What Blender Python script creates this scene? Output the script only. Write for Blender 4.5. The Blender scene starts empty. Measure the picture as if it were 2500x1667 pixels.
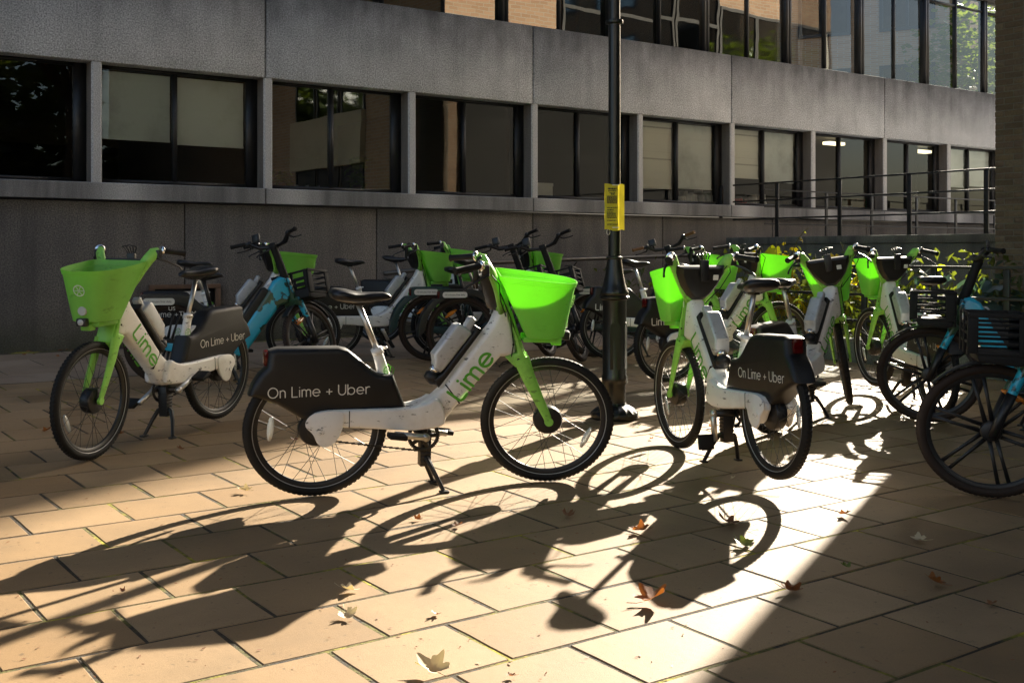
import bpy, bmesh, math, random
from mathutils import Vector, Matrix
random.seed(7)
R = math.radians
S = bpy.context.scene
COL = S.collection

# ------------------------------------------------------------------ camera, light, exposure
G_SLOPE = 0.02246                       # the yard falls away from the offices
cam = bpy.data.cameras.new('camera')
cam_o = bpy.data.objects.new('camera', cam)
COL.objects.link(cam_o)
cam_o.location = (0, 0, 1.335)
FW = Vector((0.5878, 0.8090, 0)); RT = Vector((0.8090, -0.5878, 0))
cam_o.rotation_euler = (R(90), 0, -math.atan2(FW.x, FW.y))
cam.sensor_width = 36.0
cam.lens = 2760 / 2500 * 36.0
cam.shift_y = -(833.5 - 618) / 2500
cam.clip_start = 0.05
cam.clip_end = 2000
S.camera = cam_o

SUN_AZ = math.atan2(0.896, 0.4437)      # from +Y towards +X
SUN_EL = R(24.8)
world = bpy.data.worlds.new('World')
S.world = world
world.use_nodes = True
wn = world.node_tree.nodes
sky_n = wn.new('ShaderNodeTexSky')
sky_n.sky_type = 'NISHITA'
sky_n.sun_disc = False
sky_n.sun_elevation = SUN_EL
sky_n.sun_rotation = SUN_AZ
sky_n.air_density = 1.0; sky_n.dust_density = 3.5; sky_n.ozone_density = .6
bg = wn['Background']
bg.inputs['Strength'].default_value = 0.058
world.node_tree.links.new(sky_n.outputs[0], bg.inputs['Color'])
sun = bpy.data.lights.new('sun', 'SUN')
sun.energy = 5.0
sun.angle = R(0.53)
sun.color = (1.0, 0.895, 0.73)
sun_o = bpy.data.objects.new('sun', sun)
COL.objects.link(sun_o)
SUNV = Vector((0.896 * math.cos(SUN_EL), 0.4437 * math.cos(SUN_EL), math.sin(SUN_EL))).normalized()
sun_o.rotation_euler = SUNV.to_track_quat('Z', 'Y').to_euler()
sun_o.location = (20, 10, 30)
S.view_settings.view_transform = 'Standard'
S.view_settings.look = 'None'
S.view_settings.gamma = 1.0
S.view_settings.exposure = 2.12
S.view_settings.use_curve_mapping = False
S.cycles.use_denoising = True
S.cycles.max_bounces = 10
S.cycles.transparent_max_bounces = 24
S.cycles.sample_clamp_indirect = 60.0
S.cycles.blur_glossy = 0.5

def gz(y):
    return G_SLOPE * max(min(y, 12.9), -30)
def ray(u, v):                          # where a line of sight from the camera heads
    U = (u - 1250) / 2760; V = -(v - 618) / 2760
    return FW + RT * U + Vector((0, 0, V))
def on_ground(u, v, h=0.0):
    d = ray(u, v); t = (1.335 - h) / (G_SLOPE * d.y - d.z)
    return Vector((0, 0, 1.335)) + d * t
def on_y(u, v, Y):
    d = ray(u, v); return Vector((0, 0, 1.335)) + d * (Y / d.y)
def on_x(u, v, X):
    d = ray(u, v); return Vector((0, 0, 1.335)) + d * (X / d.x)

# ------------------------------------------------------------------ objects and meshes
def link(name, data=None, parent=None, mat=None):
    o = bpy.data.objects.new(name, data)
    COL.objects.link(o)
    if parent is not None: o.parent = parent
    if mat is not None and data is not None and not data.materials: data.materials.append(mat)
    return o
def tag(o, label=None, cat=None, group=None, kind=None):
    if label: o['label'] = label
    if cat: o['category'] = cat
    if group: o['group'] = group
    if kind: o['kind'] = kind
    return o
def thing(name, label, cat, loc=(0, 0, 0), rz=0, group=None):
    o = link(name); o.location = loc; o.rotation_euler = (0, 0, rz); o.empty_display_size = .1
    return tag(o, label, cat, group)
def finish(bm, name, smooth=35):
    if smooth:
        lim = R(smooth)
        for f in bm.faces: f.smooth = True
        for e in bm.edges:
            if len(e.link_faces) == 2:
                try:
                    if e.calc_face_angle() > lim: e.smooth = False
                except ValueError: pass
    me = bpy.data.meshes.new(name); bm.to_mesh(me); bm.free()
    return me
def box(bm, x0, x1, y0, y1, z0, z1, bev=0):
    vs = [bm.verts.new(p) for p in ((x0,y0,z0),(x1,y0,z0),(x1,y1,z0),(x0,y1,z0),(x0,y0,z1),(x1,y0,z1),(x1,y1,z1),(x0,y1,z1))]
    fs = [bm.faces.new([vs[i] for i in q]) for q in ((3,2,1,0),(4,5,6,7),(0,1,5,4),(1,2,6,5),(2,3,7,6),(3,0,4,7))]
    if bev:
        es = list({e for f in fs for e in f.edges})
        bmesh.ops.bevel(bm, geom=es, offset=bev, segments=2, affect='EDGES', profile=.5)
    return vs
def prism(bm, poly, half, y=0.0, bev=0.01, segs=3, axis='y'):
    """outline in x,z extruded across y, its rims rounded"""
    n = len(poly)
    a = [bm.verts.new((p[0], y - half, p[1])) for p in poly]
    b = [bm.verts.new((p[0], y + half, p[1])) for p in poly]
    f0 = bm.faces.new(a); f1 = bm.faces.new(b[::-1]); side = []
    for i in range(n): side.append(bm.faces.new((a[(i+1)%n], a[i], b[i], b[(i+1)%n])))
    bmesh.ops.recalc_face_normals(bm, faces=[f0, f1] + side)
    if bev:
        es = list(set(f0.edges) | set(f1.edges))
        bmesh.ops.bevel(bm, geom=es, offset=bev, segments=segs, affect='EDGES', profile=.5, clamp_overlap=True)
def smooth_poly(pts, it=2):
    for _ in range(it):
        q = []
        n = len(pts)
        for i in range(n):
            a = pts[i]; b = pts[(i+1) % n]
            q.append((a[0]*.75+b[0]*.25, a[1]*.75+b[1]*.25)); q.append((a[0]*.25+b[0]*.75, a[1]*.25+b[1]*.75))
        pts = q
    return pts
def tube(bm, pts, rad, seg=10, cap=True, flat=None):
    """round tube along points; rad a number or a list; flat=(w,h) factors for an oval section"""
    P = [Vector(p) for p in pts]; n = len(P)
    rr = rad if isinstance(rad, (list, tuple)) else [rad] * n
    rings = []; up = None
    for i in range(n):
        t = (P[min(i+1, n-1)] - P[max(i-1, 0)]).normalized()
        if up is None:
            up = Vector((0, 0, 1)) if abs(t.z) < .9 else Vector((1, 0, 0))
        a = t.cross(up).normalized(); b = a.cross(t).normalized(); up = b
        fw, fh = flat if flat else (1, 1)
        rings.append([bm.verts.new(P[i] + a * (math.cos(2*math.pi*k/seg) * rr[i] * fw) + b * (math.sin(2*math.pi*k/seg) * rr[i] * fh)) for k in range(seg)])
    for i in range(n - 1):
        for k in range(seg):
            bm.faces.new((rings[i][k], rings[i][(k+1)%seg], rings[i+1][(k+1)%seg], rings[i+1][k]))
    if cap:
        bm.faces.new(rings[0][::-1]); bm.faces.new(rings[-1])
def lathe(bm, prof, seg=24, axis='z', c=(0, 0, 0), closed=False, mod=None):
    """prof = [(radius, height)]"""
    rings = []
    for r, h in prof:
        ring = []
        for k in range(seg):
            a = 2*math.pi*k/seg
            rr = r * (mod(a, h) if mod else 1)
            x, y = rr*math.cos(a), rr*math.sin(a)
            p = (x, y, h) if axis == 'z' else ((x, h, y) if axis == 'y' else (h, x, y))
            ring.append(bm.verts.new((p[0]+c[0], p[1]+c[1], p[2]+c[2])))
        rings.append(ring)
    m = len(rings)
    fs = []
    for i in range(m if closed else m-1):
        A = rings[i]; B = rings[(i+1) % m]
        for k in range(seg):
            fs.append(bm.faces.new((A[k], A[(k+1)%seg], B[(k+1)%seg], B[k])))
    if not closed:
        if prof[0][0] > 1e-5: fs.append(bm.faces.new(rings[0][::-1]))
        if prof[-1][0] > 1e-5: fs.append(bm.faces.new(rings[-1]))
    bmesh.ops.recalc_face_normals(bm, faces=fs)
def loft(bm, rings, closed_ends=True):
    V_ = [[bm.verts.new(p) for p in r] for r in rings]
    fs = []
    for i in range(len(V_) - 1):
        n = len(V_[i])
        for k in range(n):
            fs.append(bm.faces.new((V_[i][k], V_[i][(k+1)%n], V_[i+1][(k+1)%n], V_[i+1][k])))
    if closed_ends:
        fs.append(bm.faces.new(V_[0][::-1])); fs.append(bm.faces.new(V_[-1]))
    bmesh.ops.recalc_face_normals(bm, faces=fs)
def mk(name, fn, mat, smooth=35):
    bm = bmesh.new(); fn(bm); me = finish(bm, name, smooth)
    for m in (mat if isinstance(mat, (list, tuple)) else [mat]): me.materials.append(m)
    return me

# ------------------------------------------------------------------ materials
def newmat(name):
    m = bpy.data.materials.new(name); m.use_nodes = True
    nt = m.node_tree; return m, nt, nt.nodes, nt.links, nt.nodes['Principled BSDF']
def N(nodes, t, **kw):
    n = nodes.new('ShaderNode' + t)
    for k, v in kw.items():
        if hasattr(n, k): setattr(n, k, v)
    return n
def noise(nodes, links, scale, detail=3, rough=.55, vec=None, stretch=None, coord='Object'):
    tc = N(nodes, 'TexCoord')
    src = tc.outputs[coord] if vec is None else vec
    if stretch:
        mp = N(nodes, 'Mapping'); mp.inputs['Scale'].default_value = stretch
        links.new(src, mp.inputs[0]); src = mp.outputs[0]
    n = N(nodes, 'TexNoise'); n.inputs['Scale'].default_value = scale
    n.inputs['Detail'].default_value = detail; n.inputs['Roughness'].default_value = rough
    links.new(src, n.inputs['Vector'])
    return n.outputs['Fac']
def ramp(nodes, links, fac, stops):
    r = N(nodes, 'ValToRGB'); e = r.color_ramp.elements
    while len(e) > 1: e.remove(e[0])
    e[0].position = stops[0][0]; e[0].color = (*stops[0][1], 1)
    for p, c in stops[1:]:
        x = e.new(p); x.color = (*c, 1)
    links.new(fac, r.inputs[0]); return r.outputs[0]
def g3(v): return (v, v, v)
def mixc(nodes, links, fac, a, b, mode='MIX'):
    m = N(nodes, 'Mix', data_type='RGBA', blend_type=mode)
    for i, x in ((0, fac), (6, a), (7, b)):
        if isinstance(x, (int, float)): m.inputs[i].default_value = x
        elif isinstance(x, (tuple, list)): m.inputs[i].default_value = (*x, 1) if len(x) == 3 else x
        else: links.new(x, m.inputs[i])
    return m.outputs[2]
def math_(nodes, links, op, a, b=None, clamp=False):
    m = N(nodes, 'Math', operation=op); m.use_clamp = clamp
    for i, x in ((0, a), (1, b)):
        if x is None: continue
        if isinstance(x, (int, float)): m.inputs[i].default_value = x
        else: links.new(x, m.inputs[i])
    return m.outputs[0]
def bump(nodes, links, bsdf, h, strength=.3, dist=.01):
    b = N(nodes, 'Bump'); b.inputs['Strength'].default_value = strength; b.inputs['Distance'].default_value = dist
    links.new(h, b.inputs['Height']); links.new(b.outputs[0], bsdf.inputs['Normal'])

def paint(name, col, rough=.35, dirt=None, amount=.35, metal=0.0, scale=9, scratches=0, coat=0, spec=.5):
    """painted, moulded or metal surface with patches of grime and scuffs"""
    m, nt, n, l, b = newmat(name)
    c = col
    tc_ = N(n, 'TexCoord'); oi_ = N(n, 'ObjectInfo'); va_ = N(n, 'VectorMath', operation='ADD'); sc_ = N(n, 'VectorMath', operation='SCALE')
    l.new(oi_.outputs['Location'], sc_.inputs[0]); sc_.inputs['Scale'].default_value = 3.7
    l.new(tc_.outputs['Object'], va_.inputs[0]); l.new(sc_.outputs[0], va_.inputs[1]); vv = va_.outputs[0]
    f = noise(n, l, scale, 6, .65, vec=vv)
    if dirt is not None:
        k = ramp(n, l, f, [(.50, g3(0)), (.72, g3(amount))])
        c = mixc(n, l, k, (*col, 1), (*dirt, 1))
    if scratches:
        f2 = noise(n, l, 13, 6, .72, vec=vv, stretch=(1, 1, 2.3))
        k2 = ramp(n, l, f2, [(.605, g3(0)), (.635, g3(scratches))])
        c = mixc(n, l, k2, c if not isinstance(c, tuple) else (*c, 1), (.03, .026, .022, 1))
    if isinstance(c, tuple): b.inputs['Base Color'].default_value = (*c[:3], 1)
    else: l.new(c, b.inputs['Base Color'])
    rg = N(n, 'MapRange'); rg.inputs[3].default_value = max(rough - .08, .03); rg.inputs[4].default_value = min(rough + .2, 1)
    l.new(f, rg.inputs[0]); l.new(rg.outputs[0], b.inputs['Roughness'])
    b.inputs['Metallic'].default_value = metal; b.inputs['Specular IOR Level'].default_value = spec
    b.inputs['Coat Weight'].default_value = coat
    return m
M = {}
M['white_paint'] = paint('white_paint', (.88, .87, .84), .3, (.42, .35, .26), .3, scale=5, scratches=.8, coat=.2)
M['lime_paint'] = paint('lime_paint', (.28, .66, .10), .32, (.07, .16, .03), .45, scratches=.5)
M['black_shell'] = paint('black_shell', (.006, .006, .0065), .42, (.02, .018, .016), .35, scale=5)
M['black_rubber'] = paint('black_rubber', (.010, .010, .010), .62, (.03, .028, .025), .35, scale=6, spec=.3)
M['black_metal'] = paint('black_metal', (.012, .012, .013), .35, (.04, .035, .03), .3)
M['brown_rubber'] = paint('brown_rubber', (.030, .019, .014), .65, (.05, .04, .03), .4, spec=.3)
M['tan_grip'] = paint('tan_grip', (.20, .085, .035), .6, (.1, .05, .03), .4)
M['grey_line'] = paint('grey_line', (.32, .32, .31), .3)
M['alloy'] = paint('alloy', (.62, .61, .58), .28, (.3, .27, .22), .5, metal=.85, scale=22)
M['chrome'] = paint('chrome', (.8, .8, .78), .14, metal=1)
M['battery_grey'] = paint('battery_grey', (.55, .57, .59), .40, (.28, .27, .25), .45, metal=.35, scale=14, scratches=.5)
M['saddle_black'] = paint('saddle_black', (.013, .013, .015), .3, (.03, .03, .03), .3)
M['lamp_black'] = paint('lamp_black', (.006, .007, .006), .28, (.02, .022, .017), .35, scale=5, coat=.15)
M['rail_black'] = paint('rail_black', (.018, .018, .018), .38, (.06, .04, .03), .4)
M['teal_paint'] = paint('teal_paint', (.012, .045, .05), .35, (.03, .035, .03), .4)
M['frame_dark'] = paint('frame_dark', (.017, .019, .02), .35, (.03, .03, .03), .3)
M['white_print'] = paint('white_print', (.72, .71, .66), .5)
M['green_print'] = paint('green_print', (.10, .42, .03), .4, (.3, .35, .2), .3, scale=30)
M['tan_render'] = paint('tan_render', (.58, .46, .31), .85, (.4, .3, .2), .4, scale=2)
M['ink'] = paint('ink', (.02, .02, .018), .6)
M['window_frame'] = paint('window_frame', (.013, .013, .014), .4, (.04, .036, .03), .3)
def lens(name, col, rough=.12, em=0):
    m, nt, n, l, b = newmat(name)
    b.inputs['Base Color'].default_value = (*col, 1); b.inputs['Roughness'].default_value = rough
    b.inputs['Transmission Weight'].default_value = .35
    w = N(n, 'TexWave'); w.inputs['Scale'].default_value = 60
    tc = N(n, 'TexCoord'); l.new(tc.outputs['Object'], w.inputs['Vector'])
    bump(n, l, b, w.outputs['Fac'], .25, .002)
    return m
M['red_lens'] = lens('red_lens', (.13, .004, .005))
M['amber_lens'] = lens('amber_lens', (.8, .26, .01))
M['clear_lens'] = lens('clear_lens', (.75, .77, .75))

def basket_mat():
    m, nt, n, l, b = newmat('basket_plastic')
    f = noise(n, l, 12, 6, .7)
    c = ramp(n, l, f, [(.35, (.34, .72, .14)), (.60, (.31, .66, .13)), (.80, (.19, .40, .08))])
    fs = noise(n, l, 5, 7, .75, stretch=(1, 1, 2.6))
    c = mixc(n, l, ramp(n, l, fs, [(.61, g3(0)), (.68, g3(.55))]), c, (.05, .11, .025, 1))
    l.new(c, b.inputs['Base Color']); b.inputs['Roughness'].default_value = .42
    t = N(n, 'BsdfTranslucent'); t.inputs[0].default_value = (.34, .80, .05, 1)
    mx = N(n, 'MixShader'); mx.inputs[0].default_value = .42
    l.new(b.outputs[0], mx.inputs[1]); l.new(t.outputs[0], mx.inputs[2]); l.new(mx.outputs[0], n['Material Output'].inputs[0])
    return m
M['basket'] = basket_mat()

def earth_mat():                          # blue paint with printed dark green land shapes
    m, nt, n, l, b = newmat('blue_land_paint')
    f = noise(n, l, 3.6, 5, .55)
    k = ramp(n, l, f, [(.535, g3(0)), (.545, g3(1))])
    edge = ramp(n, l, f, [(.525, g3(0)), (.535, g3(.8)), (.552, g3(.8)), (.562, g3(0))])
    c = mixc(n, l, k, (.02, .40, .60, 1), (.035, .085, .045, 1))
    c = mixc(n, l, edge, c, (.015, .03, .03, 1))
    l.new(c, b.inputs['Base Color']); b.inputs['Roughness'].default_value = .3; b.inputs['Coat Weight'].default_value = .3
    return m
M['blue_land'] = earth_mat()

def concrete(name, lo, hi, speck=.35, bumpk=.35, stain=.6, top=None, fine=85, sillwash=False):
    m, nt, n, l, b = newmat(name)
    tc = N(n, 'TexCoord'); obj = tc.outputs['Object']
    big = noise(n, l, .9, 5, .6, vec=obj)
    c = ramp(n, l, big, [(.3, lo), (.7, hi)])
    sp = noise(n, l, fine, 2, .6, vec=obj)
    c = mixc(n, l, speck, c, ramp(n, l, sp, [(.32, g3(.08)), (.5, g3(.5)), (.66, g3(.95))]), 'OVERLAY')
    # rain streaks that run down from the top edge
    st = noise(n, l, 1.0, 5, .62, vec=obj, stretch=(4.5, 4.5, .5))
    k = ramp(n, l, st, [(.42, g3(0)), (.70, g3(stain))])
    if top:
        sx = N(n, 'SeparateXYZ'); l.new(obj, sx.inputs[0])
        mr = N(n, 'MapRange'); mr.inputs[1].default_value = top[0]; mr.inputs[2].default_value = top[1]
        l.new(sx.outputs[2], mr.inputs[0])
        wob = math_(n, l, 'ADD', mr.outputs[0], math_(n, l, 'MULTIPLY', math_(n, l, 'SUBTRACT', noise(n, l, 1.6, 5, .6, vec=obj, stretch=(1.3, 1, 1.0)), .5), .8))
        k = math_(n, l, 'ADD', math_(n, l, 'MULTIPLY', k, .25), math_(n, l, 'MULTIPLY', wob, top[2]), True)
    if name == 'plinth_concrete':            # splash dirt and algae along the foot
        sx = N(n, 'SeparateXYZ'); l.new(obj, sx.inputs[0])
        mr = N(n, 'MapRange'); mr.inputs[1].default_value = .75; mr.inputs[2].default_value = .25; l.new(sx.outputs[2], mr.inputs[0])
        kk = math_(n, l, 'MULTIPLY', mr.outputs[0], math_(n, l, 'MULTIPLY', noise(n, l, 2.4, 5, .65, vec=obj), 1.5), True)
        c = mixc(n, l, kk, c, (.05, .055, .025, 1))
    if sillwash:                          # rain washes the sill clean under each pier
        sx = N(n, 'SeparateXYZ'); l.new(obj, sx.inputs[0])
        w = math_(n, l, 'ABSOLUTE', math_(n, l, 'SUBTRACT', math_(n, l, 'MODULO', math_(n, l, 'ADD', sx.outputs[0], 60 - 3.605 + 1.005), 2.01), 1.005))
        mr = N(n, 'MapRange'); mr.inputs[1].default_value = .05; mr.inputs[2].default_value = .45; l.new(w, mr.inputs[0])
        k = math_(n, l, 'MULTIPLY', math_(n, l, 'ADD', math_(n, l, 'MULTIPLY', k, .5), .55, True), mr.outputs[0], True)
    c = mixc(n, l, k, c, (.052, .050, .049, 1))
    l.new(c, b.inputs['Base Color']); b.inputs['Roughness'].default_value = .9
    h = math_(n, l, 'ADD', sp, math_(n, l, 'MULTIPLY', noise(n, l, 38, 3, .6, vec=obj), .6))
    bump(n, l, b, h, bumpk, .006)
    return m
M['band'] = concrete('band_concrete', (.45, .455, .46), (.57, .57, .57), speck=.6, top=(3.60, 4.70, .95), fine=60)
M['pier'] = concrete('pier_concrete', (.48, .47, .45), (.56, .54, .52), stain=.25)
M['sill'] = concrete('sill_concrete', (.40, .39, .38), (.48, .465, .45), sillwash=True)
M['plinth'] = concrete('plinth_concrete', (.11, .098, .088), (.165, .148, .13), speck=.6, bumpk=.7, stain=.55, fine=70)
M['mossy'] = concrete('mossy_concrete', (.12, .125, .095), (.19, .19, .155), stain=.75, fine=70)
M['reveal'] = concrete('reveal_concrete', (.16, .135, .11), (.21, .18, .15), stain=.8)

def slab_mat(name, a, b_, c_):
    m, nt, n, l, b = newmat(name)
    oi = N(n, 'ObjectInfo'); geo = N(n, 'NewGeometry'); tc = N(n, 'TexCoord')
    pos = geo.outputs['Position']
    rnd = math_(n, l, 'FRACT', math_(n, l, 'ADD', oi.outputs['Random'], geo.outputs['Random Per Island']))
    base = ramp(n, l, rnd, [(0, a), (.5, b_), (1, c_)])
    f1 = noise(n, l, 2.2, 6, .65, vec=pos)
    col = mixc(n, l, ramp(n, l, f1, [(.42, g3(0)), (.75, g3(.42))]), base, (.115, .085, .052, 1))
    f2 = noise(n, l, 330, 2, .6, vec=pos)
    col = mixc(n, l, .28, col, ramp(n, l, f2, [(.3, g3(.22)), (.5, g3(.5)), (.7, g3(.78))]), 'OVERLAY')
    f3 = noise(n, l, 34, 3, .5, vec=pos)
    col = mixc(n, l, ramp(n, l, f3, [(.66, g3(0)), (.74, g3(.6))]), col, (.08, .06, .04, 1))
    f4 = noise(n, l, .55, 4, .6, vec=pos)
    col = mixc(n, l, ramp(n, l, f4, [(.45, g3(0)), (.7, g3(.4))]), col, (.15, .098, .05, 1))
    l.new(col, b.inputs['Base Color']); b.inputs['Roughness'].default_value = .64; b.inputs['Specular IOR Level'].default_value = .32
    vo = N(n, 'TexVoronoi'); vo.inputs['Scale'].default_value = 2.3; l.new(pos, vo.inputs['Vector'])   # trodden gum spots
    col = mixc(n, l, ramp(n, l, vo.outputs['Distance'], [(.035, g3(.5)), (.05, g3(0))]), col, (.10, .085, .07, 1))
    h = math_(n, l, 'ADD', f2, math_(n, l, 'MULTIPLY', noise(n, l, 18, 4, .6, vec=pos), 1.4))
    bump(n, l, b, h, .22, .004)
    return m
M['slab'] = slab_mat('paving_slab', (.235, .147, .069), (.28, .184, .094), (.32, .218, .120))
M['slab_grey'] = slab_mat('paving_flag', (.235, .175, .125), (.28, .215, .155), (.32, .245, .18))
def moss_bed():
    m, nt, n, l, b = newmat('mossy_joint')
    geo = N(n, 'NewGeometry')
    f = noise(n, l, 3.2, 5, .65, vec=geo.outputs['Position'])
    f2 = noise(n, l, 60, 3, .6, vec=geo.outputs['Position'])
    c = ramp(n, l, f, [(.47, (.030, .023, .014)), (.56, (.10, .092, .015)), (.70, (.42, .36, .015))])
    c = mixc(n, l, .5, c, ramp(n, l, f2, [(.3, g3(.2)), (.7, g3(.8))]), 'OVERLAY')
    l.new(c, b.inputs['Base Color']); b.inputs['Roughness'].default_value = .95
    bump(n, l, b, f2, .8, .01)
    return m
M['moss'] = moss_bed()
def brickm(name, cols, scale=14):
    m, nt, n, l, b = newmat(name)
    oi = N(n, 'ObjectInfo'); geo = N(n, 'NewGeometry')
    rnd = math_(n, l, 'FRACT', math_(n, l, 'ADD', oi.outputs['Random'], geo.outputs['Random Per Island']))
    c = ramp(n, l, rnd, [(i / (len(cols)-1), q) for i, q in enumerate(cols)])
    f = noise(n, l, 45, 4, .65, vec=geo.outputs['Position'])
    c = mixc(n, l, .45, c, ramp(n, l, f, [(.3, g3(.25)), (.7, g3(.75))]), 'OVERLAY')
    l.new(c, b.inputs['Base Color']); b.inputs['Roughness'].default_value = .9
    bump(n, l, b, f, .5, .006)
    return m
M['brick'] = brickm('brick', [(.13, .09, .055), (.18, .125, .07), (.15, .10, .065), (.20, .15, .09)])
M['mortar'] = paint('mortar', (.20, .18, .14), .95, (.1, .09, .07), .5)
def brickwall():                         # the faces of the brick block seen only as reflections
    m, nt, n, l, b = newmat('brick_wall')
    tc = N(n, 'TexCoord'); sx = N(n, 'SeparateXYZ'); l.new(tc.outputs['Object'], sx.inputs[0])
    cb = N(n, 'CombineXYZ'); l.new(math_(n, l, 'ADD', sx.outputs[0], sx.outputs[1]), cb.inputs[0]); l.new(sx.outputs[2], cb.inputs[1])
    br = N(n, 'TexBrick'); l.new(cb.outputs[0], br.inputs['Vector'])
    br.inputs['Scale'].default_value = 1; br.inputs['Brick Width'].default_value = .225; br.inputs['Row Height'].default_value = .075
    br.inputs['Mortar Size'].default_value = .007
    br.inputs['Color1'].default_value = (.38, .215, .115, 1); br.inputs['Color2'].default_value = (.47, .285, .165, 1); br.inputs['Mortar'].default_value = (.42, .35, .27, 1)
    l.new(br.outputs['Color'], b.inputs['Base Color']); b.inputs['Roughness'].default_value = .9
    bump(n, l, b, br.outputs['Fac'], -.4, .01)
    return m
M['brick_wall'] = brickwall()
def glass(name, fac, tint, rough=0.0, wave=0.0, wscale=1.5):
    m, nt, n, l, b = newmat(name)
    n.remove(b)
    t = N(n, 'BsdfTransparent'); t.inputs[0].default_value = (*tint, 1)
    g = N(n, 'BsdfGlossy'); g.inputs['Roughness'].default_value = rough; g.inputs['Color'].default_value = (.9, .95, .95, 1)
    lw = N(n, 'Fresnel'); lw.inputs[0].default_value = 1.5
    mr = N(n, 'MapRange'); mr.inputs[3].default_value = fac; mr.inputs[4].default_value = .95
    l.new(lw.outputs[0], mr.inputs[0])
    mx = N(n, 'MixShader'); l.new(mr.outputs[0], mx.inputs[0]); l.new(t.outputs[0], mx.inputs[1]); l.new(g.outputs[0], mx.inputs[2])
    if wave:
        geo = N(n, 'NewGeometry')
        f = noise(n, l, wscale, 2, .4, vec=geo.outputs['Position'])
        bp_ = N(n, 'Bump'); bp_.inputs['Strength'].default_value = 1; bp_.inputs['Distance'].default_value = wave
        l.new(f, bp_.inputs['Height']); l.new(bp_.outputs[0], g.inputs['Normal'])
    l.new(mx.outputs[0], n['Material Output'].inputs[0])
    return m
M['glass_low'] = glass('window_glass', .035, (.90, .92, .90), wave=.0012, wscale=1.3)
M['glass_up'] = glass('upper_window_glass', .30, (.40, .48, .50), wave=.003, wscale=1.1)
M['glass_screen'] = glass('clear_screen_glass', .06, (.80, .86, .86), wave=.003, wscale=1.1)
M['glass_mirrored'] = glass('mirrored_window_glass', .34, (.85, .86, .84), wave=.0012, wscale=1.3)  # window glass with its reflection turned up, for one bay
M['glass_far'] = glass('far_window_glass', .35, (.04, .075, .09), rough=.04)
def emit(name, col, s):
    m, nt, n, l, b = newmat(name)
    b.inputs['Base Color'].default_value = (*col, 1); b.inputs['Emission Color'].default_value = (*col, 1); b.inputs['Emission Strength'].default_value = s
    nz = noise(n, l, 3, 2); l.new(ramp(n, l, nz, [(0, tuple(x*.8 for x in col)), (1, col)]), b.inputs['Emission Color'])
    return m
M['tube_light'] = emit('lit_tube', (1.0, .85, .5), .75)
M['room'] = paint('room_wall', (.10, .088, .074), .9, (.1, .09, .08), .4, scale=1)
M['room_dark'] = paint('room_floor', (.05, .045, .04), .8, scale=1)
M['blind'] = paint('blind_cloth', (.66, .70, .68), .85, (.3, .32, .31), .5, scale=2)
M['blind_cream'] = paint('cream_blind_cloth', (.80, .81, .77), .85, (.5, .48, .4), .4, scale=2)
def slatblind():
    m, nt, n, l, b = newmat('woven_blind')
    tc = N(n, 'TexCoord')
    f = noise(n, l, 1, 3, .5, vec=tc.outputs['Object'], stretch=(.01, .01, 18))
    w = N(n, 'TexWave', bands_direction='X'); w.inputs['Scale'].default_value = 28; l.new(tc.outputs['Object'], w.inputs['Vector'])
    k = math_(n, l, 'MULTIPLY', ramp(n, l, f, [(.56, g3(0)), (.62, g3(1))]), math_(n, l, 'GREATER_THAN', w.outputs['Fac'], .45))
    l.new(mixc(n, l, k, (.72, .72, .65, 1), (.14, .14, .12, 1)), b.inputs['Base Color']); b.inputs['Roughness'].default_value = .8
    return m
M['woven'] = slatblind()
M['paper_white'] = paint('white_paper', (.72, .72, .70), .8, (.5, .5, .5), .3, scale=20)
M['cardboard'] = paint('cardboard', (.30, .19, .10), .85, (.2, .13, .07), .4)
M['red_file'] = paint('red_file', (.40, .03, .025), .6)
M['green_file'] = paint('green_file', (.02, .16, .06), .6)
M['navy'] = paint('navy_plastic', (.015, .02, .06), .4)
M['wood_brown'] = paint('brown_wood', (.13, .075, .045), .75, (.06, .04, .03), .5)
M['steel_pipe'] = paint('steel_pipe', (.11, .10, .09), .35, (.2, .15, .1), .4, metal=.6)
M['soil'] = paint('soil', (.045, .035, .022), .95, (.09, .07, .04), .6, scale=18)
def leafmat(name, c1, c2, tr, fac=.45, rough=.45):
    m, nt, n, l, b = newmat(name)
    oi = N(n, 'ObjectInfo'); geo = N(n, 'NewGeometry')
    rnd = math_(n, l, 'FRACT', math_(n, l, 'ADD', oi.outputs['Random'], geo.outputs['Random Per Island']))
    f = noise(n, l, 24, 4, .6)
    k = math_(n, l, 'MULTIPLY', math_(n, l, 'ADD', rnd, f), .5)
    c = ramp(n, l, k, [(.2, c1), (.8, c2)])
    l.new(c, b.inputs['Base Color']); b.inputs['Roughness'].default_value = rough
    t = N(n, 'BsdfTranslucent'); t.inputs[0].default_value = (*tr, 1)
    mx = N(n, 'MixShader'); mx.inputs[0].default_value = fac
    l.new(b.outputs[0], mx.inputs[1]); l.new(t.outputs[0], mx.inputs[2]); l.new(mx.outputs[0], n['Material Output'].inputs[0])
    return m
M['leaf_brown'] = leafmat('dry_brown_leaf', (.10, .04, .018), (.20, .09, .035), (.35, .12, .03), .25, .6)
M['leaf_orange'] = leafmat('dry_orange_leaf', (.17, .06, .018), (.27, .11, .03), (.45, .14, .02), .25, .6)
M['leaf_cream'] = leafmat('dry_cream_leaf', (.50, .40, .24), (.62, .53, .36), (.5, .38, .15), .25, .6)
M['leaf_fallen_green'] = leafmat('fallen_green_leaf', (.07, .12, .025), (.13, .17, .04), (.3, .4, .03), .3, .5)
M['leaf_lime'] = leafmat('bright_leaf', (.06, .13, .015), (.13, .20, .02), (.72, .80, .02), .65)
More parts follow.
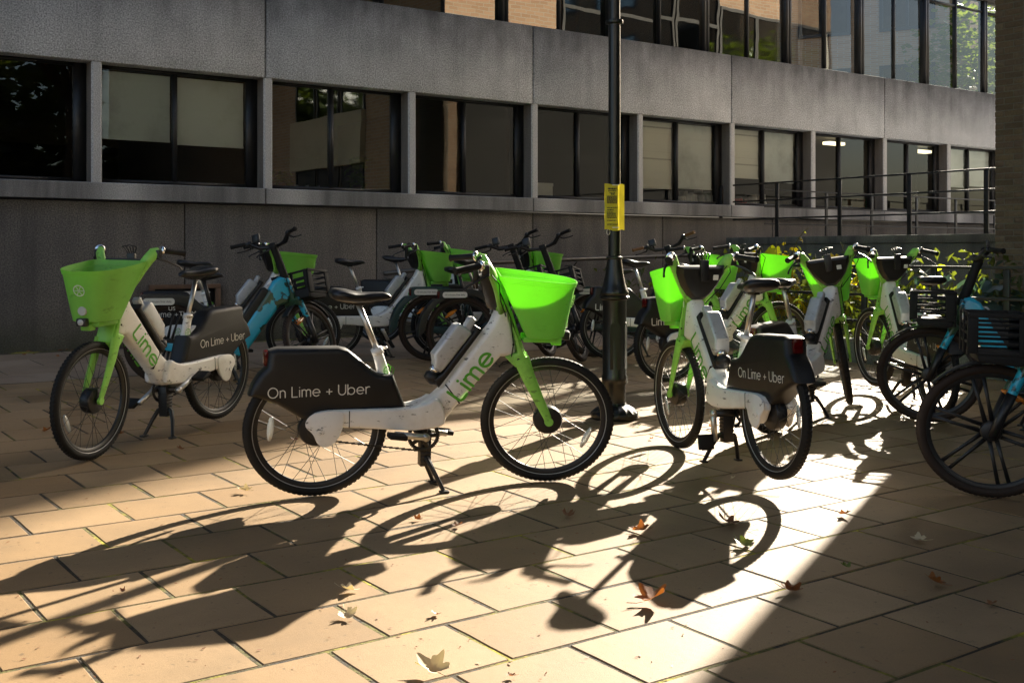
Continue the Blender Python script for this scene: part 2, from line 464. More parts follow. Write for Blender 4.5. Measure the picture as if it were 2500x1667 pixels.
M['leaf_yellow'] = leafmat('yellowing_leaf', (.20, .17, .015), (.32, .25, .02), (1.0, .80, .02), .68)
M['leaf_blue'] = leafmat('dull_blue_green_leaf', (.05, .085, .085), (.09, .13, .125), (.1, .2, .1), .25, .35)
M['leaf_dark'] = leafmat('undergrowth_leaf', (.02, .035, .012), (.06, .075, .02), (.2, .25, .02), .35)
M['leaf_tree'] = leafmat('tree_leaf', (.03, .06, .012), (.08, .11, .02), (.22, .28, .02), .4)
M['stem'] = paint('plant_stem', (.14, .13, .04), .6, (.08, .06, .03), .5)
M['yellow_paper'] = leafmat('yellow_paper', (.62, .52, .02), (.66, .56, .03), (.8, .65, .05), .25, .6)
# ------------------------------------------------------------------ flat lettering
def arc(cx, cy, rx, ry, a0, a1, n=12):
    return [(cx + rx*math.cos(R(a0+(a1-a0)*i/n)), cy + ry*math.sin(R(a0+(a1-a0)*i/n))) for i in range(n+1)]
hump = lambda x0, w: arc(x0 + w/2, .70 - w/2*1.05, w/2, w/2*1.05, 165, 0, 8) + [(x0 + w, 0)]
GLYPH = {
 'L': ([[(0, 1), (0, .0)], [(0, 0), (.48, 0)]], .50),
 'l': ([[(0, 1), (0, .2)] + arc(.18, .18, .18, .18, 180, 270, 6) + [(.46, 0)]], .48),
 'i': ([[(0, 0), (0, .68)], [(0, .93), (0, .94)]], .02),
 'm': ([[(0, 0), (0, .68)], hump(0, .40), hump(.40, .40)], .80),
 'e': ([[(.02, .35), (.66, .35)], arc(.34, .35, .33, .35, 0, 315, 18)], .68),
 'O': ([arc(.46, .5, .45, .5, 0, 360, 24)], .92),
 'n': ([[(0, 0), (0, .68)], hump(0, .46)], .46),
 '+': ([[(0, .38), (.5, .38)], [(.25, .13), (.25, .63)]], .5),
 'U': ([[(0, 1), (0, .36)] + arc(.34, .36, .34, .36, 180, 360, 10) + [(.68, 1)]], .68),
 'b': ([[(0, 0), (0, 1)], arc(.33, .35, .33, .35, 0, 360, 18)], .66),
 'r': ([[(0, 0), (0, .68)], arc(.26, .42, .26, .28, 170, 70, 6)], .34),
 ' ': ([], .22),
}
def lettering(bm, text, cap, weight, sx=1.0, gap=.2, alt={}, only=None):
    """stroked letters in the x,y plane, centred; returns width"""
    x = 0; strokes = []
    for n_, ch in enumerate(text):
        g, w = GLYPH[alt.get(ch, ch)]
        for s in (g if only in (None, n_) else ()): strokes.append([((x + p[0]) * cap * sx, p[1] * cap) for p in s])
        x += w + gap
    tot = (x - gap) * cap * sx; h = weight * cap / 2; z = 0
    for s in strokes:
        z += .00015
        pts = [Vector((p[0] - tot/2, p[1] - cap/2, z)) for p in s]
        L_ = []; R_ = []
        for i, p in enumerate(pts):
            d = pts[min(i+1, len(pts)-1)] - pts[max(i-1, 0)]
            d = d.normalized() if d.length > 1e-6 else Vector((1, 0, 0))
            nrm = Vector((-d.y, d.x, 0)) * h
            L_.append(bm.verts.new(p + nrm)); R_.append(bm.verts.new(p - nrm))
        for i in range(len(pts) - 1):
            bm.faces.new((R_[i], R_[i+1], L_[i+1], L_[i]))
        for p in (pts[0], pts[-1]):
            z += .00015
            q = Vector((p.x, p.y, z))
            bm.faces.new([bm.verts.new(q + Vector((math.cos(k*math.pi/5)*h, math.sin(k*math.pi/5)*h, 0))) for k in range(10)])
    return tot
def text_mesh(text, size, mat, name):
    cu = bpy.data.curves.new(name, 'FONT'); cu.body = text; cu.size = size; cu.align_x = 'CENTER'; cu.align_y = 'CENTER'
    o = bpy.data.objects.new(name, cu); COL.objects.link(o)
    dg = bpy.context.evaluated_depsgraph_get()
    me = bpy.data.meshes.new_from_object(o.evaluated_get(dg)); me.name = name
    bpy.data.objects.remove(o); me.materials.clear(); me.materials.append(mat); return me
def plane_mat(origin, ex, ey):
    ex = Vector(ex).normalized(); ez = ex.cross(Vector(ey)).normalized(); ey = ez.cross(ex)
    m = Matrix((ex, ey, ez)).transposed().to_4x4(); m.translation = Vector(origin); return m
def letters(name, text, cap, weight, mat, M_, sx=1.0, gap=.2, alt={}, only=None):
    def f(bm):
        lettering(bm, text, cap, weight, sx, gap, alt, only)
        for v in bm.verts: v.co.z += .0004
        bm.transform(M_)
    return mk(name, f, mat, 0)
def roundrect(w, h, r, n=5):
    pts = []
    for cx, cy, a in ((w/2-r, h/2-r, 0), (-w/2+r, h/2-r, 90), (-w/2+r, -h/2+r, 180), (w/2-r, -h/2+r, 270)):
        pts += [(cx + r*math.cos(R(a+90*i/n)), cy + r*math.sin(R(a+90*i/n))) for i in range(n+1)]
    return pts
def flat_poly(bm, pts, M_, z=0.0):
    bm.faces.new([bm.verts.new(M_ @ Vector((p[0], p[1], z))) for p in pts])
def citrus(bm, M_, r, z=.0006):            # round slice emblem: ring and six segments
    def ring(r0, r1, n=28):
        a = [bm.verts.new(M_ @ Vector((r0*math.cos(2*math.pi*k/n), r0*math.sin(2*math.pi*k/n), z))) for k in range(n)]
        b = [bm.verts.new(M_ @ Vector((r1*math.cos(2*math.pi*k/n), r1*math.sin(2*math.pi*k/n), z))) for k in range(n)]
        for k in range(n): bm.faces.new((a[k], b[k], b[(k+1)%n], a[(k+1)%n]))
    ring(r*.86, r)
    for k in range(6):
        a = R(60*k); w = r*.05
        p = Vector((math.cos(a), math.sin(a), 0)); q = Vector((-p.y, p.x, 0))
        flat_poly(bm, [tuple((p*s*r + q*t*w)[:2]) for s, t in ((.08, -1), (.84, -1), (.84, 1), (.08, 1))], M_, z + .0001*(k+1))

# ------------------------------------------------------------------ wheels
def make_wheel(Rw, tw, tyre_mat, hub_r, hub_w, pre, n_spoke=32, mag=False):
    seg = 64
    def tyre(bm):
        prof = []
        rc = Rw - tw
        for k in range(12):
            a = 2*math.pi*k/12
            prof.append((rc + tw*math.cos(a), tw*.92*math.sin(a)))
        lathe(bm, prof, seg, 'y', closed=True)
        # tread blocks along the crown
        for k in range(84):
            for side in (-1, 1):
                a = 2*math.pi*(k + (.5 if side > 0 else 0))/84
                e = Vector((math.cos(a), 0, math.sin(a))); t = Vector((-e.z, 0, e.x)); y = Vector((0, 1, 0))
                c = e * (Rw - .0035) + y * (side * tw * .3)
                vs = [bm.verts.new(c + t*i*.008 + y*j*.006 + e*h) for h in (-.003, .0024) for i, j in ((-1,-1),(1,-1),(1,1),(-1,1))]
                for q in ((4,5,6,7),(0,1,5,4),(1,2,6,5),(2,3,7,6),(3,0,4,7)): bm.faces.new([vs[i] for i in q])
    def line(bm):
        for s in (-1, 1):
            lathe(bm, [(Rw - tw*1.72, s*tw*.66), (Rw - tw*1.60, s*tw*.76), (Rw - tw*1.62, s*tw*.82), (Rw - tw*1.76, s*tw*.72)], seg, 'y', closed=True)
    def rim(bm):
        r0 = Rw - 2*tw
        lathe(bm, [(r0 + .004, -.014), (r0 + .004, .014), (r0 - .006, .0135), (r0 - .018, .006), (r0 - .018, -.006), (r0 - .006, -.0135)], seg, 'y', closed=True)
    def hub(bm):
        w = hub_w / 2
        lathe(bm, [(.012, -w - .022), (.012, -w), (hub_r*.55, -w), (hub_r*.94, -w*.82), (hub_r, -w*.6), (hub_r, w*.6), (hub_r*.94, w*.82), (hub_r*.55, w), (.012, w), (.012, w + .022)], 28, 'y')
    def spokes(bm):
        r1 = Rw - 2*tw - .012
        for k in range(n_spoke):
            a = 2*math.pi*k/n_spoke; s = 1 if k % 2 else -1; cr = R(38) * (1 if (k//2) % 2 else -1)
            rh = hub_r * .93
            p = Vector((rh*math.cos(a+cr), s*hub_w*.32, rh*math.sin(a+cr))); q = Vector((r1*math.cos(a), 0, r1*math.sin(a)))
            tube(bm, [p, q], .0015, 4, cap=False)
            tube(bm, [p + (q-p)*.955, q], .0028, 5, cap=True)
    def blades(bm):
        r1 = Rw - 2*tw - .008
        for k in range(6):
            a = 2*math.pi*k/6 + .3
            for da in (-.16, .16):
                p = Vector((hub_r*.8*math.cos(a+da*2.4), 0, hub_r*.8*math.sin(a+da*2.4))); q = Vector((r1*math.cos(a+da*.55), 0, r1*math.sin(a+da*.55)))
                tube(bm, [p, (p+q)/2, q], [.0085, .006, .0075], 8, flat=(.8, 1.5))
    w = dict(rim=mk(pre+'rim', rim, M['black_metal']), tyre=mk(pre+'tyre', tyre, tyre_mat, 40), line=mk(pre+'tyre_line', line, M['grey_line']),
             hub=mk(pre+'hub', hub, M['black_metal']), spokes=mk(pre+('blade_spokes' if mag else 'spokes'), blades if mag else spokes, M['black_metal']))
    return w
def lens_shape(bm, M_, L_, W_, T_=.006):
    n = 12; top = []; bot = []
    pts = [(-L_/2 + L_*i/n) for i in range(n+1)]
    prof = [(x, W_/2*(1-(2*x/L_)**2)*.62 + W_*.19) for x in pts]
    out = prof + [(x, -y) for x, y in prof[::-1]]
    a = [bm.verts.new(M_ @ Vector((x, y, T_/2))) for x, y in out]; b = [bm.verts.new(M_ @ Vector((x, y, -T_/2))) for x, y in out]
    bm.faces.new(a); bm.faces.new(b[::-1])
    for i in range(len(out)): bm.faces.new((a[i], b[i], b[(i+1)%len(out)], a[(i+1)%len(out)]))

# ------------------------------------------------------------------ white and green hire bike: one list of pieces, meshes shared by every copy
RW = .36; WB = 1.235
LIME = []                                  # (name, mesh, front assembly?, parent key, own key, label, variant)
def P_(lst, name, mesh, front=False, parent=None, key=None, label=None, var=None, at=None, kind=None):
    lst.append(dict(name=name, mesh=mesh, front=front, parent=parent, key=key or name, label=label, var=var, at=at, kind=kind))

def frame_f(bm):
    dt = [(.44,.462),(.52,.476),(.585,.512),(.64,.562),(.70,.64),(.86,.853),(.905,.915),(.935,.985),(.985,.985),(1.012,.90),(1.035,.80),(1.040,.745),(1.0,.726),(.955,.725),(.84,.60),(.70,.435),(.655,.372),(.62,.348),(.567,.340),(.44,.352)]
    prism(bm, dt, .052, 0, .03, 4)
    for s in (-1, 1):
        stay = [(-.062,.395),(-.03,.452),(.03,.470),(.12,.470),(.46,.466),(.545,.486),(.60,.52),(.64,.47),(.655,.38),(.62,.352),(.50,.342),(.44,.344),(.12,.378),(.085,.366),(.065,.325),(.03,.302),(-.005,.318),(-.03,.36)]
        prism(bm, smooth_poly(stay, 1), .024, s*.066, .016, 4)
        prism(bm, smooth_poly([(-.075,.395),(-.045,.455),(.03,.472),(.125,.468),(.125,.40),(.11,.35),(.085,.30),(.03,.272),(-.01,.30),(-.025,.35)], 2), .006, s*.094, .005, 2)
        lathe(bm, [(.001, 0), (.013, 0), (.013, .012*s), (.001, .012*s)], 12, 'y', (0, s*.099, .36))
    box(bm, .40, .47, -.085, .085, .36, .458, .012)
    tube(bm, [(.385,0,.46),(.352,0,.61),(.302,0,.775)], [.042,.032,.026], 14)
    prism(bm, [(.375,.60),(.245,.70),(.235,.675),(.30,.60)], .02, 0, .008)
P_(LIME, 'frame', mk('frame', frame_f, M['white_paint']))
tubeR = plane_mat((.792, -.0535, .632), (.60, 0, .80), (-.80, 0, .60))
tubeL = plane_mat((.792, .0535, .632), (-.60, 0, -.80), (-.80, 0, .60))
for i_ in range(4):
    for sd_, Mt_ in (('a', tubeR), ('b', tubeL)):
        P_(LIME, 'letter', letters('letter', 'Lime', .092, .165, M['green_print'], Mt_, sx=1.22, gap=.22, alt={'L': 'l'}, only=i_), parent='frame', key='l%s%d' % (sd_, i_))
def sticker_f(bm):
    for s in (-1, 1): citrus(bm, plane_mat((.36, -s*.0375, .665), (s, 0, 0), (0, 0, 1)), .028)
P_(LIME, 'emblem', mk('emblem', sticker_f, M['green_print'], 0), parent='frame', key='fe')

FEND = [(-.248,.70),(-.24,.785),(-.20,.798),(.10,.798),(.15,.785),(.20,.742),(.255,.685),(.30,.655),(.345,.646),(.382,.646),(.398,.60),(.452,.462),(.20,.452),(-.012,.442),(-.05,.412),(-.085,.428),(-.20,.505),(-.275,.535),(-.335,.552),(-.318,.61),(-.285,.665)]
def fender_f(bm):
    prism(bm, FEND, .066, 0, .032, 4)
P_(LIME, 'rear_fender', mk('rear_fender', fender_f, M['black_shell']))
def tl_f(bm):
    box(bm, -.262, -.236, -.026, .026, .705, .783, .006)
P_(LIME, 'tail_light', mk('tail_light', tl_f, M['red_lens']))
for txt_, cap_, wt_, sx_, gp_, al_, var_, cx_ in (('On Lime + Uber', .052, .105, 1.0, .21, {}, 'uber', (.005, .02)), ('Lime', .062, .15, 1.15, .22, {'L': 'l'}, 'lime', (-.125, -.125))):
    for side_, mt_ in ((-1, plane_mat((cx_[0], -.0672, .573), (1, 0, .015), (0, 0, 1))), (1, plane_mat((cx_[1], .0672, .573), (-1, 0, 0), (0, 0, 1)))):
        for n_, ch_ in enumerate(txt_):
            if ch_ != ' ': P_(LIME, 'letter', letters('letter', txt_, cap_, wt_, M['white_print'], mt_, sx=sx_, gap=gp_, alt=al_, only=n_), parent='rear_fender', key='t%s%d%d' % (var_, side_, n_), var=var_)

def post_f(bm): tube(bm, [(.315,0,.745),(.203,0,1.03)], .0155, 14)
P_(LIME, 'seat_post', mk('seat_post', post_f, M['alloy']))
def clamp_f(bm):
    ax = (Vector((.203,0,1.03)) - Vector((.315,0,.745))).normalized(); c = Vector((.306,0,.768))
    tube(bm, [c - ax*.017, c + ax*.017], .031, 14)
    tube(bm, [c + Vector((-.005,.032,0)), c + Vector((.035,.034,.012)), c + Vector((.05,.01,.016))], .008, 8)
P_(LIME, 'seat_clamp', mk('seat_clamp', clamp_f, M['white_paint']))
def saddle_mesh(dx=0, dz=0, name='saddle'):
    def f(bm):
        rows = [(.058,.030,.016,1.082),(.068,.078,.034,1.080),(.095,.100,.046,1.076),(.135,.100,.048,1.070),(.18,.078,.044,1.062),(.225,.052,.040,1.058),(.28,.035,.036,1.060),(.33,.029,.031,1.064),(.36,.022,.022,1.062),(.374,.010,.010,1.057)]
        rings = []
        for x, w, h, zc in rows:
            ring = []
            for k in range(18):
                a = 2*math.pi*k/18; c, s_ = math.cos(a), math.sin(a)
                yy = w*math.copysign(abs(c)**.75, c); zz = h*math.copysign(abs(s_)**.8, s_)*.75
                groove = -.007*math.exp(-(yy/.018)**2) if s_ > 0 and x < .27 else 0
                ring.append((x+dx, yy, zc+zz+groove+dz))
            rings.append(ring)
        loft(bm, rings)
        for s in (-1, 1): tube(bm, [(.10+dx, s*.035, 1.045+dz),(.17+dx, s*.022, 1.025+dz),(.26+dx, s*.022, 1.025+dz),(.33+dx, s*.012, 1.045+dz)], .004, 6)
        box(bm, .18+dx, .235+dx, -.024, .024, 1.016+dz, 1.036+dz, .004)
    return mk(name, f, M['saddle_black'], 50)
P_(LIME, 'saddle', saddle_mesh())

bu = Vector((.600,0,.800)); bv = Vector((.800,0,-.600))   # along the down tube, and down towards it
def bp(o, a, b): p = Vector((o[0],0,o[1])) + bu*a + bv*b; return (p.x, p.z)
B0 = (.575,.725)
def batt_f(bm):
    poly = [bp(B0,0,.03), bp(B0,.03,0), bp(B0,.225,-.005), bp(B0,.245,.01), bp(B0,.245,.085), bp(B0,.235,.098), bp(B0,.0,.098), bp(B0,-.03,.092), bp(B0,-.03,.05)]
    prism(bm, poly, .047, 0, .016, 3)
P_(LIME, 'battery', mk('battery', batt_f, M['battery_grey']))
def bhandle_f(bm):
    prism(bm, [bp(B0,.24,.045), bp(B0,.305,.035), bp(B0,.318,.05), bp(B0,.312,.075), bp(B0,.24,.09)], .026, 0, .011, 3)
P_(LIME, 'handle', mk('handle', bhandle_f, M['battery_grey']), parent='battery')
def cradle_f(bm):
    prism(bm, [bp(B0,-.085,.085), bp(B0,-.03,.100), bp(B0,.26,.099), bp(B0,.285,.075), bp(B0,.29,.13), bp(B0,-.03,.135), bp(B0,-.10,.135)], .05, 0, .012, 3)
    c = Vector((bp(B0,-.075,.085)[0], 0, bp(B0,-.075,.085)[1]))
    tube(bm, [c - bu*.035, c - bu*.02, c + bu*.01, c + bu*.03], [.015,.042,.048,.030], 16)
P_(LIME, 'battery_cradle', mk('battery_cradle', cradle_f, M['black_shell']))
def lock_f(bm):
    c = Vector((bp(B0,-.042,.07)[0], 0, bp(B0,-.042,.07)[1])); tube(bm, [c - bu*.008, c + bu*.022], [.030,.033], 16)
P_(LIME, 'battery_lock', mk('battery_lock', lock_f, M['chrome']))

def fork_f(bm):
    col = [(.915,1.10),(.935,1.145),(.985,1.14),(1.002,1.0),(1.045,.87),(1.085,.76),(1.118,.69),(1.085,.665),(1.045,.672),(1.015,.70),(1.055,.745),(1.042,.82),(1.018,.915),(.988,.990),(.945,.995)]
    for s in (-1, 1): prism(bm, col, .012, s*.052, .008, 2)
    prism(bm, [(1.018,.985),(1.06,.86),(1.115,.70),(1.085,.668),(1.052,.76),(1.028,.86),(.992,.985)], .05, 0, .01, 2)
    prism(bm, [(.935,.985),(1.01,.985),(1.005,1.015),(.93,1.02)], .062, 0, .008, 2)
    prism(bm, [(.990,.726),(1.03,.685),(1.10,.665),(1.12,.70),(1.07,.76),(1.03,.745)], .062, 0, .012, 2)
    for s in (-1, 1):
        tube(bm, [(1.075,s*.054,.72),(1.115,s*.060,.62),(1.18,s*.060,.48),(1.226,s*.058,.385),(1.235,s*.057,.35)], [.034,.029,.022,.017,.015], 12, flat=(.55,1.25))
        lathe(bm, [(.0,-.008),(.024,-.008),(.024,.008),(.0,.008)], 14, 'y', (1.235, s*.058, .36))
P_(LIME, 'fork', mk('fork', fork_f, M['lime_paint']), True)
def head_f(bm):
    prism(bm, [(.945,.985),(.982,.985),(1.01,.90),(1.036,.80),(1.05,.735),(1.028,.722),(1.008,.75),(.99,.83),(.965,.92)], .043, 0, .006, 2)
P_(LIME, 'head_cover', mk('head_cover', head_f, M['black_rubber']), True)
def bars_f(bm):
    for s in (-1, 1):
        tube(bm, [(.965,s*.035,.985),(.950,s*.075,1.05),(.925,s*.122,1.135),(.898,s*.160,1.205),(.872,s*.185,1.245),(.850,s*.205,1.258)], [.030,.030,.029,.031,.032,.020], 12, flat=(.62,1.15))
    tube(bm, [(.965,-.04,.985),(.968,0,.965),(.965,.04,.985)], .024, 10)
P_(LIME, 'handlebar', mk('handlebar', bars_f, M['lime_paint']), True)
def grip_mesh(pts, r, name, mat):
    def f(bm):
        a, b = Vector(pts[0]), Vector(pts[1])
        tube(bm, [a, a.lerp(b,.06), a.lerp(b,.5), a.lerp(b,.93), a.lerp(b,.985), b], [r*.86, r, r*.93, r, r*1.18, r*1.05], 14)
    return mk(name, f, mat)
for s in (-1, 1):
    P_(LIME, 'grip', grip_mesh([(.832,s*.214,1.256),(.700,s*.282,1.232)], .0185, 'grip', M['black_rubber']), True, key='grip%d' % s)
    def lever_f(bm, s=s):
        tube(bm, [(.872,s*.195,1.235),(.872,s*.222,1.205),(.825,s*.255,1.183),(.765,s*.285,1.15),(.748,s*.292,1.13)], [.011,.009,.007,.006,.007], 8)
        box(bm, .842, .880, min(s*.19,s*.222), max(s*.19,s*.222), 1.20, 1.262, .008)
    P_(LIME, 'brake_lever', mk('brake_lever', lever_f, M['black_metal']), True, key='lever%d' % s)
    def bell_f(bm, s=s):
        a = Vector((.844,s*.206,1.258)); d = (Vector((.700,s*.282,1.232)) - a).normalized()
        tube(bm, [a + d*.0, a + d*.006, a + d*.014, a + d*.02], [.024,.031,.031,.024], 16)
    P_(LIME, 'bell_ring', mk('bell_ring', bell_f, M['chrome']), True, key='bell%d' % s)
def dash_f(bm):
    tri = [(-.156,1.205),(-.154,1.16),(-.115,1.075),(-.07,1.015),(-.035,.985),(.035,.985),(.07,1.015),(.115,1.075),(.154,1.16),(.156,1.205)]
    rings = []
    for dx, sc in ((-.045,.80),(-.028,.93),(0,1),(.03,.98)):
        rings.append([(.928 + dx - (z-1.0)*.22, y*sc, 1.08 + (z-1.08)*sc) for y, z in tri])
    loft(bm, rings)
P_(LIME, 'console', mk('console', dash_f, M['black_shell']), True)
def bolts_f(bm):
    for s in (-1, 1):
        for x, z, r in ((.962, 1.06, .008), (1.03, .80, .006), (1.06, .715, .008)): lathe(bm, [(.001, s*.0645), (r, s*.0645), (r, s*.060)], 10, 'y', (x, 0, z))
P_(LIME, 'bolt_heads', mk('bolt_heads', bolts_f, M['black_metal']), True, parent='fork')
for s in (-1, 1):
    P_(LIME, 'code_sticker', mk('fork_sticker', lambda bm, s=s: flat_poly(bm, roundrect(.012, .042, .003), plane_mat((.985, s*.0648, .955), (-s, 0, 0), (-.25, 0, 1))), M['white_print'], 0), True, parent='fork', key='fst%d' % s)
def seam_f(bm):
    for s in (-1, 1):
        prism(bm, [(.150,.464),(.154,.464),(.154,.376),(.150,.376)], .0255, s*.066, 0)
    prism(bm, [(.655,.577),(.659,.582),(.735,.478),(.731,.473)], .0528, 0, 0)
P_(LIME, 'seam', mk('seam', seam_f, M['black_rubber']), parent='frame')
def holder_f(bm):
    box(bm, .812, .838, -.026, .026, 1.10, 1.235, .004)
    for k in range(5):
        y = -.04 + .02*k; tube(bm, [(.825, y*.5, 1.23),(.835, y, 1.265),(.848, y*1.15, 1.278)], .0032, 5)
    tube(bm, [(.848,-.05,1.278),(.846,0,1.288),(.848,.05,1.278)], .0032, 5)
P_(LIME, 'phone_holder', mk('phone_holder', holder_f, M['black_metal']), True, parent='console')
def plate_f(bm): flat_poly(bm, roundrect(.034,.034,.004), plane_mat((.842,-.07,1.13),(0,-1,0),(-.22,0,1)), .024)
P_(LIME, 'code_sticker', mk('code_sticker', plate_f, M['white_print'], 0), True, parent='console')

def dshape(xr, xf, w, n=14, ex=2.7):
    xm = xr + (xf-xr)*.38; pts = []
    for i in range(n+1):
        t = -math.pi/2 + math.pi*i/n
        pts.append((xm + (xf-xm)*abs(math.cos(t))**(2/ex), w*math.copysign(abs(math.sin(t))**(2/ex), math.sin(t))))
    k = .9
    pts += [(xr+.04, w*.985*k+.1*w*.9), (xr+.01, w*.93), (xr, w*.86), (xr, w*.4), (xr, 0), (xr, -w*.4), (xr, -w*.86), (xr+.01, -w*.93), (xr+.04, -w*.985*k-.1*w*.9)]
    return pts
def basket_f(bm):
    levels = [(1.110,1.285,.105,.842),(1.095,1.300,.118,.850),(1.055,1.315,.138,.94),(1.005,1.330,.160,1.04),(.965,1.342,.178,1.125),(.950,1.348,.184,1.158),(.946,1.352,.188,1.160),(.940,1.360,.193,1.192)]
    tilt = lambda x, z: z - (x - 1.0)*.10*max(0, (z-.84)/.35)
    outer = [[(x, y, tilt(x, z)) for x, y in dshape(xr, xf, w)] for xr, xf, w, z in levels]
    t = .0045
    inner = [[(x, y, tilt(x, z)) for x, y in dshape(xr+t, xf-t, w-t)] for xr, xf, w, z in levels[::-1]]
    inner = [ring for ring in inner[:-1]] + [[(x, y, z+t) for x, y, z in inner[-1]]]
    loft(bm, outer + inner)
    box(bm, 1.08, 1.27, -.075, .075, .815, .845, .006)
    box(bm, 1.235, 1.288, -.032, .032, .792, .835, .006)
P_(LIME, 'basket', mk('basket', basket_f, M['basket'], 40), True)
def refl_f(bm): lathe(bm, [(.0,.004),(.026,.003),(.028,0),(.028,-.012)], 20, 'x', (1.316,0,.915))
P_(LIME, 'reflector', mk('reflector', refl_f, M['clear_lens']), True, parent='basket', key='bref')
def hl_f(bm): box(bm, 1.292, 1.332, -.032, .032, .822, .872, .009)
P_(LIME, 'headlight', mk('headlight', hl_f, M['black_metal']), True, parent='basket')
def hll_f(bm): lathe(bm, [(.0,.005),(.014,.003),(.019,0),(.019,-.004)], 18, 'x', (1.333,0,.848))
P_(LIME, 'headlight_lens', mk('headlight_lens', hll_f, M['clear_lens']), True, parent='basket')
def emb_f(bm): citrus(bm, plane_mat((1.342,.0,1.04),(0,1,0),(.26,0,1)), .036)
P_(LIME, 'emblem', mk('emblem', emb_f, M['white_print'], 0), True, parent='basket', key='bemb')

wf = make_wheel(RW, .027, M['black_rubber'], .078, .075, 'front_')
wr = make_wheel(RW, .027, M['black_rubber'], .090, .07, 'rear_')
for key, w, x, fr in (('fw', wf, WB, True), ('rw', wr, 0.0, False)):
    at = (x, 0, RW)
    P_(LIME, 'wheel', w['rim'], fr, key=key, at=at)
    P_(LIME, 'tyre', w['tyre'], fr, parent=key, key=key+'t'); P_(LIME, 'reflective_band', w['line'], fr, parent=key, key=key+'l')
    P_(LIME, 'hub', w['hub'], fr, parent=key, key=key+'h'); P_(LIME, 'spokes', w['spokes'], fr, parent=key, key=key+'s', kind='stuff')
def wref_f(bm):
    lens_shape(bm, plane_mat((-.225,-.012,.01),(.08,0,1),(1,0,-.08)), .125, .034)
P_(LIME, 'reflector', mk('wheel_reflector', wref_f, M['clear_lens']), False, parent='rw', key='rwr')
def wref2_f(bm):
    lens_shape(bm, plane_mat((.21,-.012,-.1),(.4,0,.9),(.9,0,-.4)), .125, .034)
P_(LIME, 'reflector', mk('wheel_reflector', wref2_f, M['clear_lens']), True, parent='fw', key='fwr')

def make_drive(lst, bb, sil, pre=''):
    bx, bz = bb
    def ring_f(bm):
        n = 88; r_in = .066
        rows = []
        for y in (-.0025, .0025):
            o_ = [bm.verts.new((( .088 if (k % 2) else .0825)*math.cos(2*math.pi*k/n), y-.045, (.088 if (k % 2) else .0825)*math.sin(2*math.pi*k/n))) for k in range(n)]
            i_ = [bm.verts.new((r_in*math.cos(2*math.pi*k/n), y-.045, r_in*math.sin(2*math.pi*k/n))) for k in range(n)]
            rows.append((o_, i_))
        for k in range(n):
            k2 = (k+1) % n
            bm.faces.new((rows[0][0][k], rows[0][0][k2], rows[0][1][k2], rows[0][1][k])); bm.faces.new((rows[1][0][k], rows[1][1][k], rows[1][1][k2], rows[1][0][k2]))
            bm.faces.new((rows[0][0][k], rows[1][0][k], rows[1][0][k2], rows[0][0][k2])); bm.faces.new((rows[0][1][k], rows[0][1][k2], rows[1][1][k2], rows[1][1][k]))
        for k in range(5):
            a = 2*math.pi*k/5; tube(bm, [(0,-.045,0),(.07*math.cos(a),-.045,.07*math.sin(a))], [.013,.009], 8, flat=(.5,1.2))
        tube(bm, [(0,-.075,0),(0,.075,0)], .022, 14)
    P_(lst, 'chainring', mk(pre+'chainring', ring_f, M['black_metal']), at=(bx,0,bz))
    for s in (-1, 1):
        def crank_f(bm, s=s):
            tube(bm, [(0,s*.085,0),(-.03*(1),s*.092,0),(-.165,s*.098,.004)], [.021,.0185,.0165], 10)
            tube(bm, [(0,s*.074,0),(0,s*.106,0)], .021, 14)
        P_(lst, 'crank', mk(pre+'crank', crank_f, sil), at=(bx,0,bz), key='crank%d' % s)
        def ped_f(bm, s=s):
            y0, y1 = sorted((s*.108, s*.198))
            box(bm, -.21, -.12, y0, y1, -.009, .017, .006)
            box(bm, -.214, -.208, y0+.02, y1-.02, -.004, .012)
        P_(lst, 'pedal', mk(pre+'pedal', ped_f, M['black_rubber']), parent='crank%d' % s, key='pedal%d' % s)
    def chain_f(bm):
        for (x0,z0),(x1,z1) in (((-.005,RW-.048),(bx,bz-.085)),((0,RW+.05),(bx,bz+.085))):
            n = 34
            for k in range(n):
                p = Vector((x0+(x1-x0)*(k+.5)/n, -.045, z0+(z1-z0)*(k+.5)/n)); L_ = math.hypot(x1-x0, z1-z0)/n
                h = .0052 if k % 2 else .0035
                box(bm, p.x-L_*.52, p.x+L_*.52, -.049 if k % 2 else -.047, -.041 if k % 2 else -.043, p.z-h, p.z+h)
        lathe(bm, [(.048,-.049),(.052,-.046),(.048,-.041)], 28, 'y', (0,0,RW))
    P_(lst, 'chain', mk(pre+'chain', chain_f, M['black_metal']))
make_drive(LIME, (.545,.305), M['alloy'])
def stand_f(bm):
    for k in range(7): box(bm, .536, .592, -.034, .034, .150+.021*k, .167+.021*k, .004)
    box(bm, .535, .592, -.03, .03, .13, .33, .004)
    for s in (-1, 1):
        tube(bm, [(.566,s*.02,.185),(.572,s*.050,.165),(.596,s*.075,.11),(.640,s*.105,.012)], [.015,.0145,.0125,.011], 9)
        box(bm, .618, .668, s*.108-.017, s*.108+.017, 0.0, .012, .003)
P_(LIME, 'kickstand', mk('kickstand', stand_f, M['black_metal']))
def cable_f(bm):
    tube(bm, [(.87,-.17,1.20),(.945,-.12,1.10),(1.01,-.066,.95),(1.03,-.066,.80),(1.02,-.056,.70),(.96,-.045,.675),(.93,-.03,.70)], .0032, 6)
    tube(bm, [(.88,-.19,1.22),(.93,-.22,1.16),(.945,-.16,1.06),(.985,-.075,.96)], .003, 6)
    tube(bm, [(.96,-.03,.665),(.985,-.02,.69),(1.03,-.02,.70)], .005, 6)
P_(LIME, 'cable', mk('cable', cable_f, M['black_rubber']), True)

